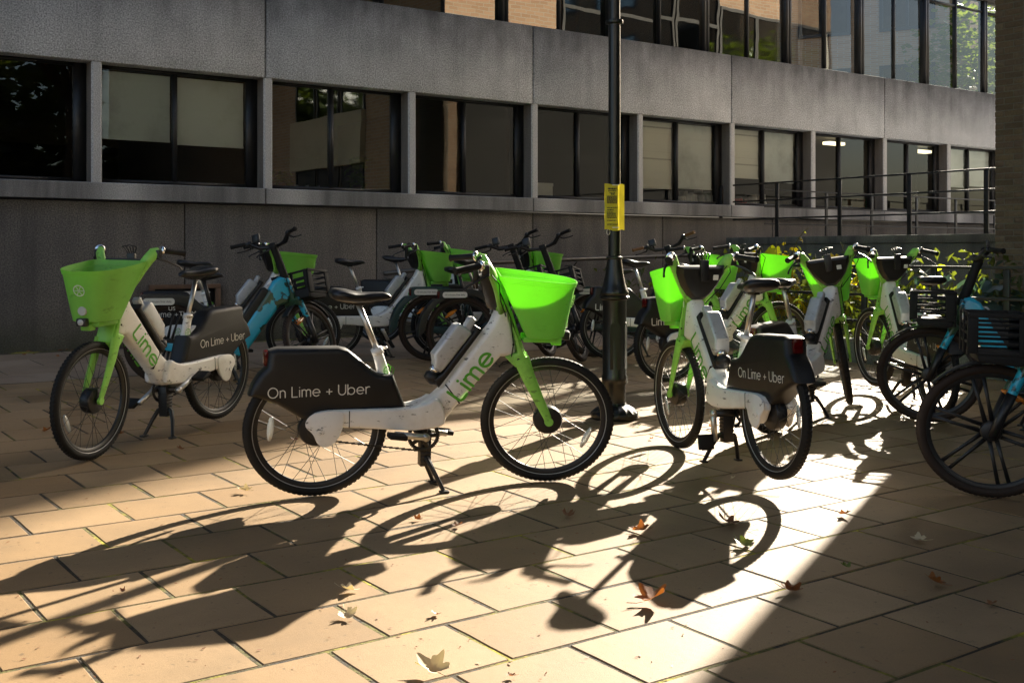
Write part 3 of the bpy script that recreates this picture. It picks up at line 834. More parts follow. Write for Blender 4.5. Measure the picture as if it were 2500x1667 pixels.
# ------------------------------------------------------------------ blue, teal or black hire bike with slatted basket
FOR = []
RF = .365; WF = 1.20
def fframe_f(bm):
    prism(bm, [(.865,.93),(.93,.975),(.985,.965),(1.03,.80),(1.005,.73),(.93,.70),(.64,.27),(.56,.215),(.47,.215),(.42,.27),(.44,.33),(.52,.38),(.60,.47),(.80,.80)], .055, 0, .034, 4)
    for s in (-1, 1): prism(bm, [(-.04,.36),(-.02,.385),(.48,.335),(.49,.25),(.42,.245),(-.02,.315),(-.04,.33)], .014, s*.07, .008, 2)
    tube(bm, [(.46,0,.30),(.385,0,.56),(.345,0,.70)], [.045,.034,.030], 12)
P_(FOR, 'frame', None, key='frame')
FRAME_VAR = {k: mk('frame_'+k, fframe_f, M[m]) for k, m in (('blue','blue_land'),('teal','teal_paint'),('dark','frame_dark'))}
def fpack_f(bm): prism(bm, [(.485,.40),(.545,.345),(.86,.83),(.80,.875),(.765,.86)], .04, 0, .014, 3)
P_(FOR, 'battery', mk('slim_battery', fpack_f, M['black_shell']))
def fpackh_f(bm): tube(bm, [(.80,0,.865),(.825,0,.895),(.865,0,.90),(.875,0,.865)], .008, 8)
P_(FOR, 'handle', mk('slim_battery_handle', fpackh_f, M['battery_grey']), parent='battery')
def ffend_f(bm):
    out = [(-.238,.715),(-.235,.80),(-.21,.812),(.10,.812),(.17,.797),(.24,.745),(.30,.66),(.345,.56),(.375,.45),(.40,.37)]
    inn = [(.392*math.cos(R(a)), RF + .392*math.sin(R(a))) for a in range(6, 186, 9)]
    tail = [(.452*math.cos(R(a)), RF + .452*math.sin(R(a))) for a in range(186, 128, -8)]
    prism(bm, out + inn + tail, .050, 0, .016, 3)
FENDER_VAR = {k: mk('fender_'+k, ffend_f, M[m]) for k, m in (('blue','frame_dark'),('teal','teal_paint'),('dark','frame_dark'))}
P_(FOR, 'rear_fender', None, key='fender')
def ftl_f(bm): box(bm, -.252, -.232, -.022, .022, .72, .79, .005)
P_(FOR, 'tail_light', mk('small_tail_light', ftl_f, M['red_lens']))
for s, key in ((-1, 'a'), (1, 'b')):
    Mx = plane_mat((-.085, s*.0512, .755), (-s, 0, 0), (0, 0, 1)) if s > 0 else plane_mat((-.085, s*.0512, .755), (1, 0, 0), (0, 0, 1))
    P_(FOR, 'label_plate', mk('label_plate', lambda bm, Mx=Mx: flat_poly(bm, roundrect(.255,.062,.026), Mx), M['white_print'], 0), parent='fender', key='plate'+key)
    tm = text_mesh('10 minutes free daily', .0245, M['ink'], 'plate_lettering'); tm.transform(Mx @ Matrix.Translation((0,0,.0012)))
    P_(FOR, 'lettering', tm, parent='fender', key='ptext'+key)
    def tree_f(bm, s=s):                    # printed fir-tree outline
        Mt = plane_mat((.305, s*.0512, .555), (-s, 0, 0) if s > 0 else (1, 0, 0), (0, 0, 1)); z = .0006
        seq = [(0,.07),(-.022,.035),(-.010,.035),(-.028,.0),(-.008,.0),(-.008,-.05)]
        for sg in (-1, 1):
            for (a, b) in zip(seq[:-1], seq[1:]):
                a = Vector((a[0]*sg, a[1])); b = Vector((b[0]*sg, b[1])); d = (b-a).normalized(); q = Vector((-d.y, d.x))*.0022
                z += .00015; flat_poly(bm, [tuple(a+q), tuple(a-q), tuple(b-q), tuple(b+q)], Mt, z)
    P_(FOR, 'emblem', mk('tree_emblem', tree_f, M['white_print'], 0), parent='fender', key='tree'+key)
    if s < 0:
        for txt, x, z, sz in (('US', .02, .69, .05), ('THEM', .15, .645, .055)):
            tm = text_mesh(txt, sz, M['white_print'], 'big_lettering'); tm.transform(plane_mat((x, -.0512, z), (1,0,0), (0,0,1)) @ Matrix.Translation((0,0,.0012)))
            P_(FOR, 'lettering', tm, parent='fender', key=txt, var='blue')
def fpost_f(bm): tube(bm, [(.35,0,.68),(.285,0,.95)], .017, 12); tube(bm, [(.352,0,.675),(.342,0,.715)], .034, 12)
P_(FOR, 'seat_post', mk('black_seat_post', fpost_f, M['black_metal']))
P_(FOR, 'saddle', saddle_mesh(.075, -.075, 'low_saddle'))
def ffork_f(bm):
    for s in (-1, 1): tube(bm, [(1.045,s*.066,.73),(1.095,s*.072,.62),(1.12,s*.072,.56)], [.030,.026,.025], 12)
    prism(bm, [(1.0,.74),(1.03,.70),(1.08,.70),(1.09,.745),(1.045,.79)], .085, 0, .02, 3)
    prism(bm, [(.96,.955),(1.0,.955),(1.06,.75),(1.01,.74)], .042, 0, .012, 2)
FORK_VAR = {k: mk('fork_'+k, ffork_f, M[m]) for k, m in (('blue','blue_land'),('teal','teal_paint'),('dark','frame_dark'))}
P_(FOR, 'fork', None, True, key='fork')
def flegs_f(bm):
    for s in (-1, 1):
        tube(bm, [(1.112,s*.072,.58),(1.17,s*.070,.43),(1.20,s*.064,.335)], [.0275,.026,.022], 12)
P_(FOR, 'fork_legs', mk('fork_legs', flegs_f, M['black_metal']), True)
def fstem_f(bm): tube(bm, [(1.0,0,.90),(.965,0,1.0),(.915,0,1.16),(.885,0,1.245)], [.038,.036,.034,.034], 14); box(bm, .855, .92, -.035, .035, 1.235, 1.29, .01)
P_(FOR, 'stem', mk('stem', fstem_f, M['black_rubber']), True)
def fbar_f(bm):
    tube(bm, [(.80,-.27,1.330),(.835,-.21,1.325),(.875,-.14,1.275),(.905,-.06,1.265),(.905,.06,1.265),(.875,.14,1.275),(.835,.21,1.325),(.80,.27,1.330)], [.013,.02,.023,.016,.016,.023,.02,.013], 10)
    for s in (-1, 1):
        tube(bm, [(.835,s*.215,1.310),(.87,s*.24,1.290),(.85,s*.31,1.280),(.82,s*.36,1.275)], [.012,.008,.006,.006], 8)
        tube(bm, [(.842,s*.20,1.330),(.826,s*.225,1.332)], .024, 12)
P_(FOR, 'handlebar', mk('black_handlebar', fbar_f, M['black_metal']), True)
GRIP_VAR = {}
for s in (-1, 1):
    for k, m in (('black','black_rubber'),('tan','tan_grip')): GRIP_VAR[(k, s)] = grip_mesh([(.815,s*.245,1.332),(.745,s*.36,1.323)], .0185, 'grip_'+k, M[m])
    P_(FOR, 'grip', None, True, key='grip%d' % s)
def fphone_f(bm):
    box(bm, .83, .85, .105, .185, 1.32, 1.405, .005); box(bm, .822, .832, .112, .178, 1.327, 1.397, .003)
    tube(bm, [(.86,.145,1.295),(.845,.145,1.335)], .012, 8)
P_(FOR, 'phone_holder', mk('clamp_phone_holder', fphone_f, M['black_metal']), True)
def fbasket_f(bm):
    x0, x1, w = 1.045, 1.335, .195
    for z in (.80,.855,.905,.955,1.005):
        h = .010 if z > .81 else .03
        top = z > 1.0; ww = w + (.012 if top else 0); hh = .008 if not top else .012
        xa = x1 - (.035 if z < .84 else 0)
        box(bm, x0-.004, xa, -ww, -ww+.008, z-hh, z+hh, .002); box(bm, x0-.004, xa, ww-.008, ww, z-hh, z+hh, .002)
        box(bm, xa-.008, xa, -ww+.008, ww-.008, z-hh, z+hh, .002)
    prism(bm, [(1.05,.80),(1.30,.80),(1.285,.755),(1.10,.735),(1.05,.75)], .19, 0, .012, 2)
    box(bm, x0-.015, x0-.004, -.19, .19, .75, .83, .003)
    for z in (.87, .925, 1.0): box(bm, x0-.014, x0-.005, -.19, .19, z-.009, z+.011, .002)
    for y in (-.19, -.04, .16): box(bm, x0-.017, x0-.004, y, y+.03, .83, 1.012, .003)
    for y in (-.19, -.03, .16):
        box(bm, x1-.006, x1+.006, y, y+.03, .79, 1.012, .003)
    for s in (-1, 1):
        y0, y1 = sorted((s*(w-.008), s*(w+.006)))
        box(bm, 1.04, 1.10, y0, y1, .79, 1.012, .003); box(bm, 1.29, 1.342, y0, y1, .80, 1.012, .003)
P_(FOR, 'basket', mk('slat_basket', fbasket_f, M['black_rubber']), True)
def fdot_f(bm): lathe(bm, [(.0,.006),(.018,.004),(.019,0)], 16, 'x', (1.342,-.015,.985))
P_(FOR, 'reflector', mk('basket_reflector', fdot_f, M['clear_lens']), True, parent='basket', key='fbr')
def ffmud_f(bm):
    out = [(WF + .385*math.cos(R(a)), RF + .385*math.sin(R(a))) for a in range(40, 150, 8)]
    inn = [(WF + .372*math.cos(R(a)), RF + .372*math.sin(R(a))) for a in range(144, 34, -8)]
    prism(bm, out + inn, .032, 0, .004, 1)
P_(FOR, 'front_mudguard', mk('front_mudguard', ffmud_f, M['frame_dark']), True)
w1 = make_wheel(RF, .027, M['brown_rubber'], .055, .085, 'cast_', mag=True)
for key, x, fr in (('fw', WF, True), ('rw', 0.0, False)):
    P_(FOR, 'wheel', w1['rim'], fr, key=key, at=(x, 0, RF))
    P_(FOR, 'tyre', w1['tyre'], fr, parent=key, key=key+'t'); P_(FOR, 'hub', w1['hub'], fr, parent=key, key=key+'h'); P_(FOR, 'blade_spokes', w1['spokes'], fr, parent=key, key=key+'s', kind='stuff')
    for sg, Mx in ((1, plane_mat((-.12,-.016,.185),(.84,0,.54),(-.54,0,.84))), (-1, plane_mat((-.10,.016,.20),(-.88,0,-.47),(-.47,0,.88)))):
        P_(FOR, 'reflector', mk('amber_reflector', lambda bm, Mx=Mx: lens_shape(bm, Mx, .125, .034, .008), M['amber_lens']), fr, parent=key, key=key+'r%d' % sg)
make_drive(FOR, (.515,.275), M['black_metal'], 'dark_')
def fstand_f(bm):
    for s in (-1, 1):
        tube(bm, [(.50,s*.03,.25),(.52,s*.06,.18),(.58,s*.11,.012)], [.014,.013,.011], 8); box(bm, .555, .605, s*.112-.016, s*.112+.016, 0, .012, .003)
P_(FOR, 'kickstand', mk('dark_kickstand', fstand_f, M['black_metal']))

def place_bike(kind, anchor, p, heading, label, group, steer=0, rear_up=0.0, front_up=0.0, lean=0, crank=0, var='uber', col='blue', grip='black', name=None):
    """anchor 'f' or 'r': which wheel touches the ground at p (x, y)"""
    spec, wb, rw = (LIME, WB, RW) if kind == 'lime' else (FOR, WF, RF)
    root = link(name or ('hire_bike' if kind == 'lime' else 'slat_basket_bike')); root.empty_display_size = .2
    tag(root, label, 'bicycle', group)
    h = R(heading); d = Vector((math.cos(h), math.sin(h), 0))
    base = Vector((p[0], p[1], 0)) - (d*wb if anchor == 'f' else Vector((0,0,0)))
    end = base + d*wb
    zr = gz(base.y) + rear_up; zf = gz(end.y) + front_up
    base.z = zr + .004
    pitch = math.atan2(zr - zf, wb)
    root.matrix_world = Matrix.Translation(base) @ Matrix.Rotation(h, 4, 'Z') @ Matrix.Rotation(pitch, 4, 'Y') @ Matrix.Rotation(R(lean), 4, 'X') @ Matrix.Diagonal((1, 1, .94, 1))
    ax0 = Vector((.955, 0, 1.05)) if kind == 'lime' else Vector((.955, 0, 1.03)); axd = Vector((-.12 if kind == 'lime' else -.17, 0, .42)).normalized()
    SM = Matrix.Translation(ax0) @ Matrix.Rotation(R(steer), 4, axd) @ Matrix.Translation(-ax0)
    made = {}
    for s in spec:
        if s['var'] and s['var'] != (var if kind == 'lime' else col): continue
        me = s['mesh']
        if me is None:
            me = {'frame': FRAME_VAR.get(col), 'fender': FENDER_VAR.get(col), 'fork': FORK_VAR.get(col), 'grip-1': GRIP_VAR.get((grip,-1)), 'grip1': GRIP_VAR.get((grip,1))}[s['key']]
        o = bpy.data.objects.new(s['name'], me); COL.objects.link(o)
        o.parent = made[s['parent']] if s['parent'] else root
        m = Matrix.Translation(s['at']) if s['at'] else Matrix.Identity(4)
        if s['key'].startswith('crank'):
            m = m @ Matrix.Rotation(R(crank + (0 if s['key'] == 'crank-1' else 180)), 4, 'Y')
        if s['front'] and not s['parent']: m = SM @ m
        o.matrix_local = m
        if s['label']: o['label'] = s['label']
        if s['kind']: o['kind'] = s['kind']
        made[s['key']] = o
    return root
# ------------------------------------------------------------------ ground and paving
def ground_f(bm):
    ys = [-60, -30, 0, 12.9, 80]; xs = [-80, 0, 80]
    V_ = [[bm.verts.new((x, y, gz(y) - .06)) for x in xs] for y in ys]
    for i in range(len(ys)-1):
        for j in range(len(xs)-1): bm.faces.new((V_[i][j], V_[i][j+1], V_[i+1][j+1], V_[i+1][j]))
tag(link('ground', mk('ground', ground_f, M['soil'], 0)), kind='structure')
def bed_f(bm):
    vs = [bm.verts.new((x, y, gz(y) - .0027)) for x, y in ((-9, -4), (13.4, -4), (13.4, 12.79), (-9, 12.79))]
    bm.faces.new(vs)
paving = tag(link('paving', mk('paving', bed_f, M['moss'], 0)), kind='structure')
SLX, SLY = .443, .388
rs = random.Random(11)
def slab_geo(bm, M_=Matrix.Identity(4), rnd=rs, lx=SLX, ly=SLY, gapw=.012):
    hx, hy = lx/2 - gapw/2, ly/2 - gapw/2
    pts = []
    for (x0, y0), (x1, y1) in (((-hx,-hy),(hx,-hy)), ((hx,-hy),(hx,hy)), ((hx,hy),(-hx,hy)), ((-hx,hy),(-hx,-hy))):
        for k in range(3):
            t = k/3; jx, jy = (rnd.uniform(-.0018, .0018), rnd.uniform(-.0018, .0018))
            pts.append((x0 + (x1-x0)*t + jx, y0 + (y1-y0)*t + jy))
    b = .0045
    top = [bm.verts.new(M_ @ Vector((x*(1-b/hx), y*(1-b/hy), 0))) for x, y in pts]
    mid = [bm.verts.new(M_ @ Vector((x, y, -.004))) for x, y in pts]
    low = [bm.verts.new(M_ @ Vector((x, y, -.03))) for x, y in pts]
    n = len(pts); bm.faces.new(top)
    for k in range(n):
        k2 = (k+1) % n
        bm.faces.new((mid[k], mid[k2], top[k2], top[k])); bm.faces.new((low[k], low[k2], mid[k2], mid[k]))
slab_meshes = [mk('slab', slab_geo, M['slab'], 0) for _ in range(8)]
tilt0 = math.atan(G_SLOPE)
near, far = [], []
for i in range(-9, 17):
    y = 3.637 + SLY*i + SLY/2
    for j in range(-16, 28):
        x = (1.858 if i % 2 else 1.6365) + SLX*j + SLX/2
        if x > 10.15 and y > 5.0: continue
        if x > 11.8: continue
        q = Vector((x, y, 0)); dz = q.dot(FW)
        vis = False
        if dz > 1.5:
            u = 1250 + 2760*q.dot(RT)/dz; v = 618 + 2760*(1.335 - gz(y))/dz
            vis = -120 < u < 2620 and v < 1800
        (near if vis else far).append((dz, x, y))
near.sort()
def slab_matrix(x, y, rnd):
    return Matrix.Translation((x, y, gz(y) + rnd.uniform(-.0007, .0007))) @ Matrix.Rotation(tilt0 + R(rnd.uniform(-.12, .12)), 4, 'X') @ Matrix.Rotation(R(rnd.uniform(-.12, .12)), 4, 'Y') @ Matrix.Rotation(R(rnd.uniform(-.25, .25)), 4, 'Z')
for dz, x, y in near[:298]:
    o = bpy.data.objects.new('slab', rs.choice(slab_meshes)); COL.objects.link(o); o.parent = paving
    o.matrix_local = slab_matrix(x, y, rs) @ Matrix.Rotation(math.pi*rs.randint(0, 1), 4, 'Z')
def rest_f(bm):
    for dz, x, y in near[298:] + far: slab_geo(bm, slab_matrix(x, y, rs))
o = link('slab_spread', mk('slab_spread', rest_f, M['slab'], 0), paving); o['kind'] = 'stuff'
def flags_f(bm):
    for i in range(4):
        y = 3.637 + SLY*17 + .03 + .58*i + .29
        if y > 12.6: continue
        for j in range(-10, 16):
            slab_geo(bm, slab_matrix(-4 + .9*j + (.45 if i % 2 else 0), y, rs), rs, .9, .58, .008)
o = link('flag_strip', mk('flag_strip', flags_f, M['slab_grey'], 0), paving); o['kind'] = 'stuff'

# ------------------------------------------------------------------ concrete office building
YF, YP = 12.70, 12.79
office = thing('office_building', 'grey concrete office block with a ribbon of dark windows behind the bikes', 'office building', (0, 12.7, 0))
def opart(name, fn, mat, loc=(0, 0, 0), parent=None, smooth=35, label=None):
    me = mk(name, fn, mat, smooth); o = link(name, me, parent or office)
    o.location = Vector(loc) - (Vector((0, 12.7, 0)) if parent is None else Vector((0, 0, 0)))
    if label: o['label'] = label
    return o
XL, XR = -8.5, 23.7
Z_SB, Z_ST, Z_BB, Z_BT, Z_UT = 1.925, 2.112, 3.435, 4.535, 6.42
# plinth panels
js = [4.62 + 2.52*k for k in range(-5, 9)]
for a, b in zip(js[:-1], js[1:]):
    opart('wall_panel', lambda bm, a=a, b=b: box(bm, a+.008, min(b, XR)-.008, 0, .16, -.1, Z_SB - .02, .006), M['plinth'], (0, YP, 0))
opart('wall_backing', lambda bm: box(bm, XL, XR, 0, .2, -.1, Z_SB - .03), M['frame_dark'], (0, YP + .05, 0))
jb = [5.58 - 4.02*4 + 4.02*k for k in range(0, 9)]
for a, b in zip(jb[:-1], jb[1:]):
    b = min(b, XR)
    if a >= XR - .1: continue
    def sill_f(bm, a=a, b=b):
        vs = [(0,-.185),(0,-.01),(.012,0),(.27,.012),(.27,-.185)]
        A = [bm.verts.new((a+.009, y, z)) for y, z in vs]; B = [bm.verts.new((b-.009, y, z)) for y, z in vs]
        bm.faces.new(A); bm.faces.new(B[::-1])
        for k in range(5): bm.faces.new((A[k], B[k], B[(k+1)%5], A[(k+1)%5]))
        bmesh.ops.recalc_face_normals(bm, faces=bm.faces)
    opart('sill_panel', sill_f, M['sill'], (0, YF, Z_ST))
    opart('spandrel_panel', lambda bm, a=a, b=b: box(bm, a+.010, b-.010, 0, .34, Z_BB, Z_BT, .014), M['band'], (0, YF, 0))
opart('spandrel_backing', lambda bm: box(bm, XL, XR, 0, .28, Z_BB + .02, Z_BT - .02), M['frame_dark'], (0, YF + .05, 0))
opart('sill_backing', lambda bm: box(bm, XL, XR, 0, .3, Z_SB + .01, Z_ST - .02), M['frame_dark'], (0, YF + .05, 0))
# piers and lower windows
def pier_f(bm):
    poly = [(-.0575,.20),(-.0575,.018),(-.040,0),(.040,0),(.0575,.018),(.0575,.20)]
    A = [bm.verts.new((x, y, Z_ST + .001)) for x, y in poly]; B = [bm.verts.new((x, y, Z_BB - .002)) for x, y in poly]
    fs = [bm.faces.new(A), bm.faces.new(B[::-1])]
    for k in range(6): fs.append(bm.faces.new((A[k], B[k], B[(k+1)%6], A[(k+1)%6])))
    bmesh.ops.recalc_face_normals(bm, faces=fs)
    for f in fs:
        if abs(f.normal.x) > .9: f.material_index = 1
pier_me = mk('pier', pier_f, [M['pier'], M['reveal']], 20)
PX = [3.605 + 2.01*k for k in range(-6, 10)]
for x in PX:
    o = bpy.data.objects.new('pier', pier_me); COL.objects.link(o); o.parent = office; o.location = (x, .006, 0)
YG = 12.90
BW = 2.01 - .115
def lframe_f(bm):
    z0, z1 = Z_ST + .012, Z_BB - .002
    box(bm, .0, .03, 0, .06, z0, z1); box(bm, BW-.14, BW, 0, .06, z0, z1)
    box(bm, .03, BW-.14, 0, .06, z0, z0+.04); box(bm, .03, BW-.14, 0, .06, z1-.035, z1)
    box(bm, .855, .905, -.01, .06, z0+.04, z1-.035)
lframe = mk('window_frame', lframe_f, M['window_frame'])
def pane_f(bm, x0, x1, z0, z1):
    bm.faces.new([bm.verts.new(p) for p in ((x0,0,z0),(x1,0,z0),(x1,0,z1),(x0,0,z1))])
paneL = mk('pane', lambda bm: pane_f(bm, .03, .855, Z_ST+.052, Z_BB-.037), M['glass_low'], 0)
paneR = mk('pane', lambda bm: pane_f(bm, .905, BW-.14, Z_ST+.052, Z_BB-.037), M['glass_low'], 0)
mirrorL = paneL.copy(); mirrorL.materials[0] = M['glass_mirrored']; mirrorR = paneR.copy(); mirrorR.materials[0] = M['glass_mirrored']
BL = {(3.605,0): ('blind', 2.64), (3.605,1): ('blind_cream', 2.62), (11.645,0): ('woven', 2.36), (11.645,1): ('blind', 2.38), (13.655,0): ('woven', 2.60), (13.655,1): ('blind', 2.56), (19.685,0): ('blind_cream', 2.66), (19.685,1): ('blind_cream', 2.70)}
for x in PX:
    w = bpy.data.objects.new('window', lframe); COL.objects.link(w); w.parent = office; w.location = (x + .0575, YG - 12.7, 0)
    for me, yy in ((mirrorL if abs(x-5.615) < .1 else paneL, .03), (mirrorR if 5 < x < 6 else paneR, .032)):
        p = bpy.data.objects.new('pane', me); COL.objects.link(p); p.parent = w; p.location = (0, yy, 0)
    for side in (0, 1):
        k = next((v for (bx, s), v in BL.items() if abs(bx - x) < .05 and s == side), None)
        if k:
            x0, x1 = ((.035, .85), (.91, BW-.145))[side]
            def bl_f(bm, x0=x0, x1=x1, zb=k[1]):
                n = 8
                V_ = []
                for i in range(n+1):
                    z = zb + (Z_BB - .05 - zb)*i/n; yv = .085 + .004*math.sin(i*2.1 + x0*9)
                    V_.append((bm.verts.new((x0, yv, z)), bm.verts.new((x1, yv+.002, z))))
                for i in range(n): bm.faces.new((V_[i][0], V_[i][1], V_[i+1][1], V_[i+1][0]))
                box(bm, x0, x1, .078, .094, zb-.022, zb)
            b = link('blind', mk('blind', bl_f, M[k[0]], 0), w)
# upper windows
YU = 12.86
def uframe_f(bm):
    z0, z1 = Z_BT + .002, Z_UT
    box(bm, -.062, -.008, -.03, .10, z0, z1); box(bm, .008, .062, -.03, .10, z0, z1); box(bm, -.008, .008, 0, .08, z0, z1)
    box(bm, .975, 1.01, -.01, .07, z0+.03, z1)
    box(bm, .062, .975, 0, .06, z0, z0+.03); box(bm, 1.01, 1.928, 0, .06, z0, z0+.03)
    box(bm, .062, .975, 0, .05, 6.17, 6.21); box(bm, 1.01, 1.928, 0, .05, 6.17, 6.21)
uframe = mk('upper_window_frame', uframe_f, M['window_frame'])
upL = mk('upper_pane', lambda bm: pane_f(bm, .062, .975, Z_BT+.032, Z_UT), M['glass_up'], 0); upR = mk('upper_pane', lambda bm: pane_f(bm, 1.01, 1.928, Z_BT+.032, Z_UT), M['glass_up'], 0)
scL = mk('screen_pane', lambda bm: pane_f(bm, .062, .975, Z_BT+.032, Z_UT), M['glass_screen'], 0); scR = mk('screen_pane', lambda bm: pane_f(bm, 1.01, 1.928, Z_BT+.032, Z_UT), M['glass_screen'], 0)
for k in range(-6, 8):
    x = 9.2 + 1.99*k
    if x > 22.5: continue
    screen = x > 14.5
    w = bpy.data.objects.new('upper_window', uframe); COL.objects.link(w); w.parent = office; w.location = (x, YU - 12.7, 0)
    for me, yy in (((scL, .03), (scR, .033)) if screen else ((upL, .03), (upR, .033))):
        p = bpy.data.objects.new('pane', me); COL.objects.link(p); p.parent = w; p.location = (0, yy, 0); p.rotation_euler = (R(rs.uniform(-.35, .35)), 0, R(rs.uniform(-.5, .5)))
opart('roof', lambda bm: (box(bm, 13.5, 15.06, 0, 12, 6.42, 6.56), box(bm, 15.06, XR, .06, .26, 6.42, 6.56)), M['band'], (0, 12.75, 0))
opart('upper_storeys', lambda bm: box(bm, XL - 8, 13.49, 0, 12, 6.43, 17.5), M['band'], (0, 12.75, 0))
# rooms behind the glass
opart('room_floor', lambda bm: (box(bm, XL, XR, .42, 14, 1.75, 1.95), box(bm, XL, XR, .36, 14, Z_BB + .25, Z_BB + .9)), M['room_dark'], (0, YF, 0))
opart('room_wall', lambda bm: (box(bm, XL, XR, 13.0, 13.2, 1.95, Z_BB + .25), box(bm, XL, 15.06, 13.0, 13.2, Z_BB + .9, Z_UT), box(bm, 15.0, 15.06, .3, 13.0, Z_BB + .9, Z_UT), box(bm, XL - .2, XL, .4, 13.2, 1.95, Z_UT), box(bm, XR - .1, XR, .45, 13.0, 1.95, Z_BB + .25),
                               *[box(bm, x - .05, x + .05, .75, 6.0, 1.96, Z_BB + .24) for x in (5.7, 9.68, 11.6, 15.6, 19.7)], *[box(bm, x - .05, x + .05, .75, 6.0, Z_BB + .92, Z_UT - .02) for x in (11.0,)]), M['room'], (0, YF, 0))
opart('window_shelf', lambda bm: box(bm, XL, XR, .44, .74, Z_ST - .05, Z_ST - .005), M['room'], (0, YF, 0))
def tubelight(u0, v0, u1, v1, z):
    pts = []
    for u, v in ((u0, v0), (u1, v1)):
        d = ray(u, v); t = (z - 1.335)/d.z; pts.append(Vector((0,0,1.335)) + d*t)
    c = (pts[0] + pts[1])/2; L_ = min(max(abs(pts[1].x - pts[0].x), .5), 2.4); c.y = min(max(c.y, 13.6), 25)
    opart('ceiling_light', lambda bm: box(bm, -L_/2, L_/2, -.09, .09, -.03, .03, .008), M['tube_light'], (c.x, c.y, z))
for a in ((1161,45,1208,32), (1278,61,1320,49), (1455,87,1490,79), (1645,114,1688,106), (1795,136,1806,134)): tubelight(*a, 6.2)
for a in ((2012,353,2060,349), (2003,374,2050,371), (1990,430,2035,427), (2228,372,2272,369), (2100,383,2117,382)): tubelight(*a, 3.58)

# ------------------------------------------------------------------ brick block on the right
BX, BY = 11.95, 7.14
brickb = thing('brick_building', 'dark brown brick block whose corner closes off the right edge', 'building', (BX, BY, 0))
def bpart(name, fn, mat, parent=None, smooth=0):
    o = link(name, mk(name, fn, mat, smooth), parent or brickb); return o
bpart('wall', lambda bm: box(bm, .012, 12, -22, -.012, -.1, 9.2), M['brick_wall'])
bpart('mortar_strip', lambda bm: (box(bm, .004, .1, -.9, -.006, -.1, 6.0)), M['mortar'])
brick_me = []
for k, ln in enumerate((.215, .1025)):
    for q in range(3):
        def br_f(bm, ln=ln):
            box(bm, 0, .07, -ln, 0, 0, .062, .004)
            for v in bm.verts: v.co += Vector((rs.uniform(-.0025, .0025), rs.uniform(-.002, .002), rs.uniform(-.0015, .0015)))
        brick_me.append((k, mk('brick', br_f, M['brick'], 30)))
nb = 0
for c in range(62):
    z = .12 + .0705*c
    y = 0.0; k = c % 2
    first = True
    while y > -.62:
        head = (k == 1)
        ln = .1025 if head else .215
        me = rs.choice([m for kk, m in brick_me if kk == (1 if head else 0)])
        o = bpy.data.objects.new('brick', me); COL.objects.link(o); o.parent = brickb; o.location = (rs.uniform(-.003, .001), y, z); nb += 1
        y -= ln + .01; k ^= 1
# openings, and dark panels in place of shade, seen only as reflections in the office windows
bpart('concrete_band', lambda bm: box(bm, -.12, .0, -6.8, -3.2, 3.3, 4.5), M['tan_render'])
for y in (-6.7, -5.5, -4.3):
    w = bpart('window', lambda bm, y=y: (box(bm, -.03, .03, y, y+.06, 4.5, 6.0), box(bm, -.03, .03, y+1.04, y+1.1, 4.5, 6.0), box(bm, -.03, .03, y+.06, y+1.04, 5.94, 6.0)), M['window_frame'])
    bpart('pane', lambda bm, y=y: box(bm, -.012, -.006, y+.06, y+1.04, 4.5, 5.94), M['glass_far'], w)
    w = bpart('window', lambda bm, y=y: (box(bm, -.03, .03, y, y+.06, .6, 3.3), box(bm, -.03, .03, y+1.04, y+1.1, .6, 3.3)), M['window_frame'])
    bpart('pane', lambda bm, y=y: box(bm, -.012, -.006, y+.06, y+1.04, .6, 3.3), M['room_dark'], w)
bpart('shade_panels', lambda bm: [box(bm, .4 + 1.45*k, 1.8 + 1.45*k, -.01, .03, .1, 4.5) for k in range(8)], M['room_dark'])  # dark panels standing in for shade on the lower back wall
for x0 in (3.1, 4.6, 6.1):
    w = bpart('window', lambda bm, x0=x0: (box(bm, x0, x0+.06, -.03, .05, 4.55, 8.9), box(bm, x0+1.40, x0+1.46, -.03, .05, 4.55, 8.9), box(bm, x0+.06, x0+1.40, -.03, .05, 6.6, 6.68)), M['room_dark'])
    bpart('pane', lambda bm, x0=x0: box(bm, x0+.06, x0+1.40, -.008, .01, 4.55, 8.9), M['glass_far'], w)

for x0 in (7.6, 9.05, 10.5):
    w = bpart('window', lambda bm, x0=x0: (box(bm, x0, x0+.06, -.03, .05, 4.55, 7.1), box(bm, x0+1.38, x0+1.44, -.03, .05, 4.55, 7.1), box(bm, x0+.06, x0+1.38, -.03, .05, 7.03, 7.1)), M['room_dark'])
    bpart('pane', lambda bm, x0=x0: box(bm, x0+.06, x0+1.38, -.008, .01, 4.55, 7.03), M['glass_far'], w)

# ------------------------------------------------------------------ neighbours that shade the yard and show in the glass; last, an unseen block added for bounce
tower = thing('office_tower', 'tall brown brick tower far beyond the office, seen through its end glazing', 'tower', (0, 0, 0))
def tower_f(bm):
    az = Vector((.896, .4437, 0)); pr = Vector((-.4437, .896, 0))
    for a0, z0, z1 in ((4.42, 0, 46),):
        c = az*45
        q = [c + pr*a0, c + az*20 + pr*a0, c + az*20 + pr*(a0+75), c + pr*(a0+75)]
        A = [bm.verts.new((p.x, p.y, z0)) for p in q]; B = [bm.verts.new((p.x, p.y, z1)) for p in q]
        fs = [bm.faces.new(A), bm.faces.new(B[::-1])] + [bm.faces.new((A[k], B[k], B[(k+1)%4], A[(k+1)%4])) for k in range(4)]
        bmesh.ops.recalc_face_normals(bm, faces=fs)
link('wall', mk('tower_wall', tower_f, M['brick_wall'], 0), tower)
az_ = Vector((.896, .4437, 0)); pr_ = Vector((-.4437, .896, 0)); tw_ = Matrix((pr_, -az_, Vector((0,0,1)))).transposed().to_4x4(); tw_.translation = az_*45 + pr_*4.42
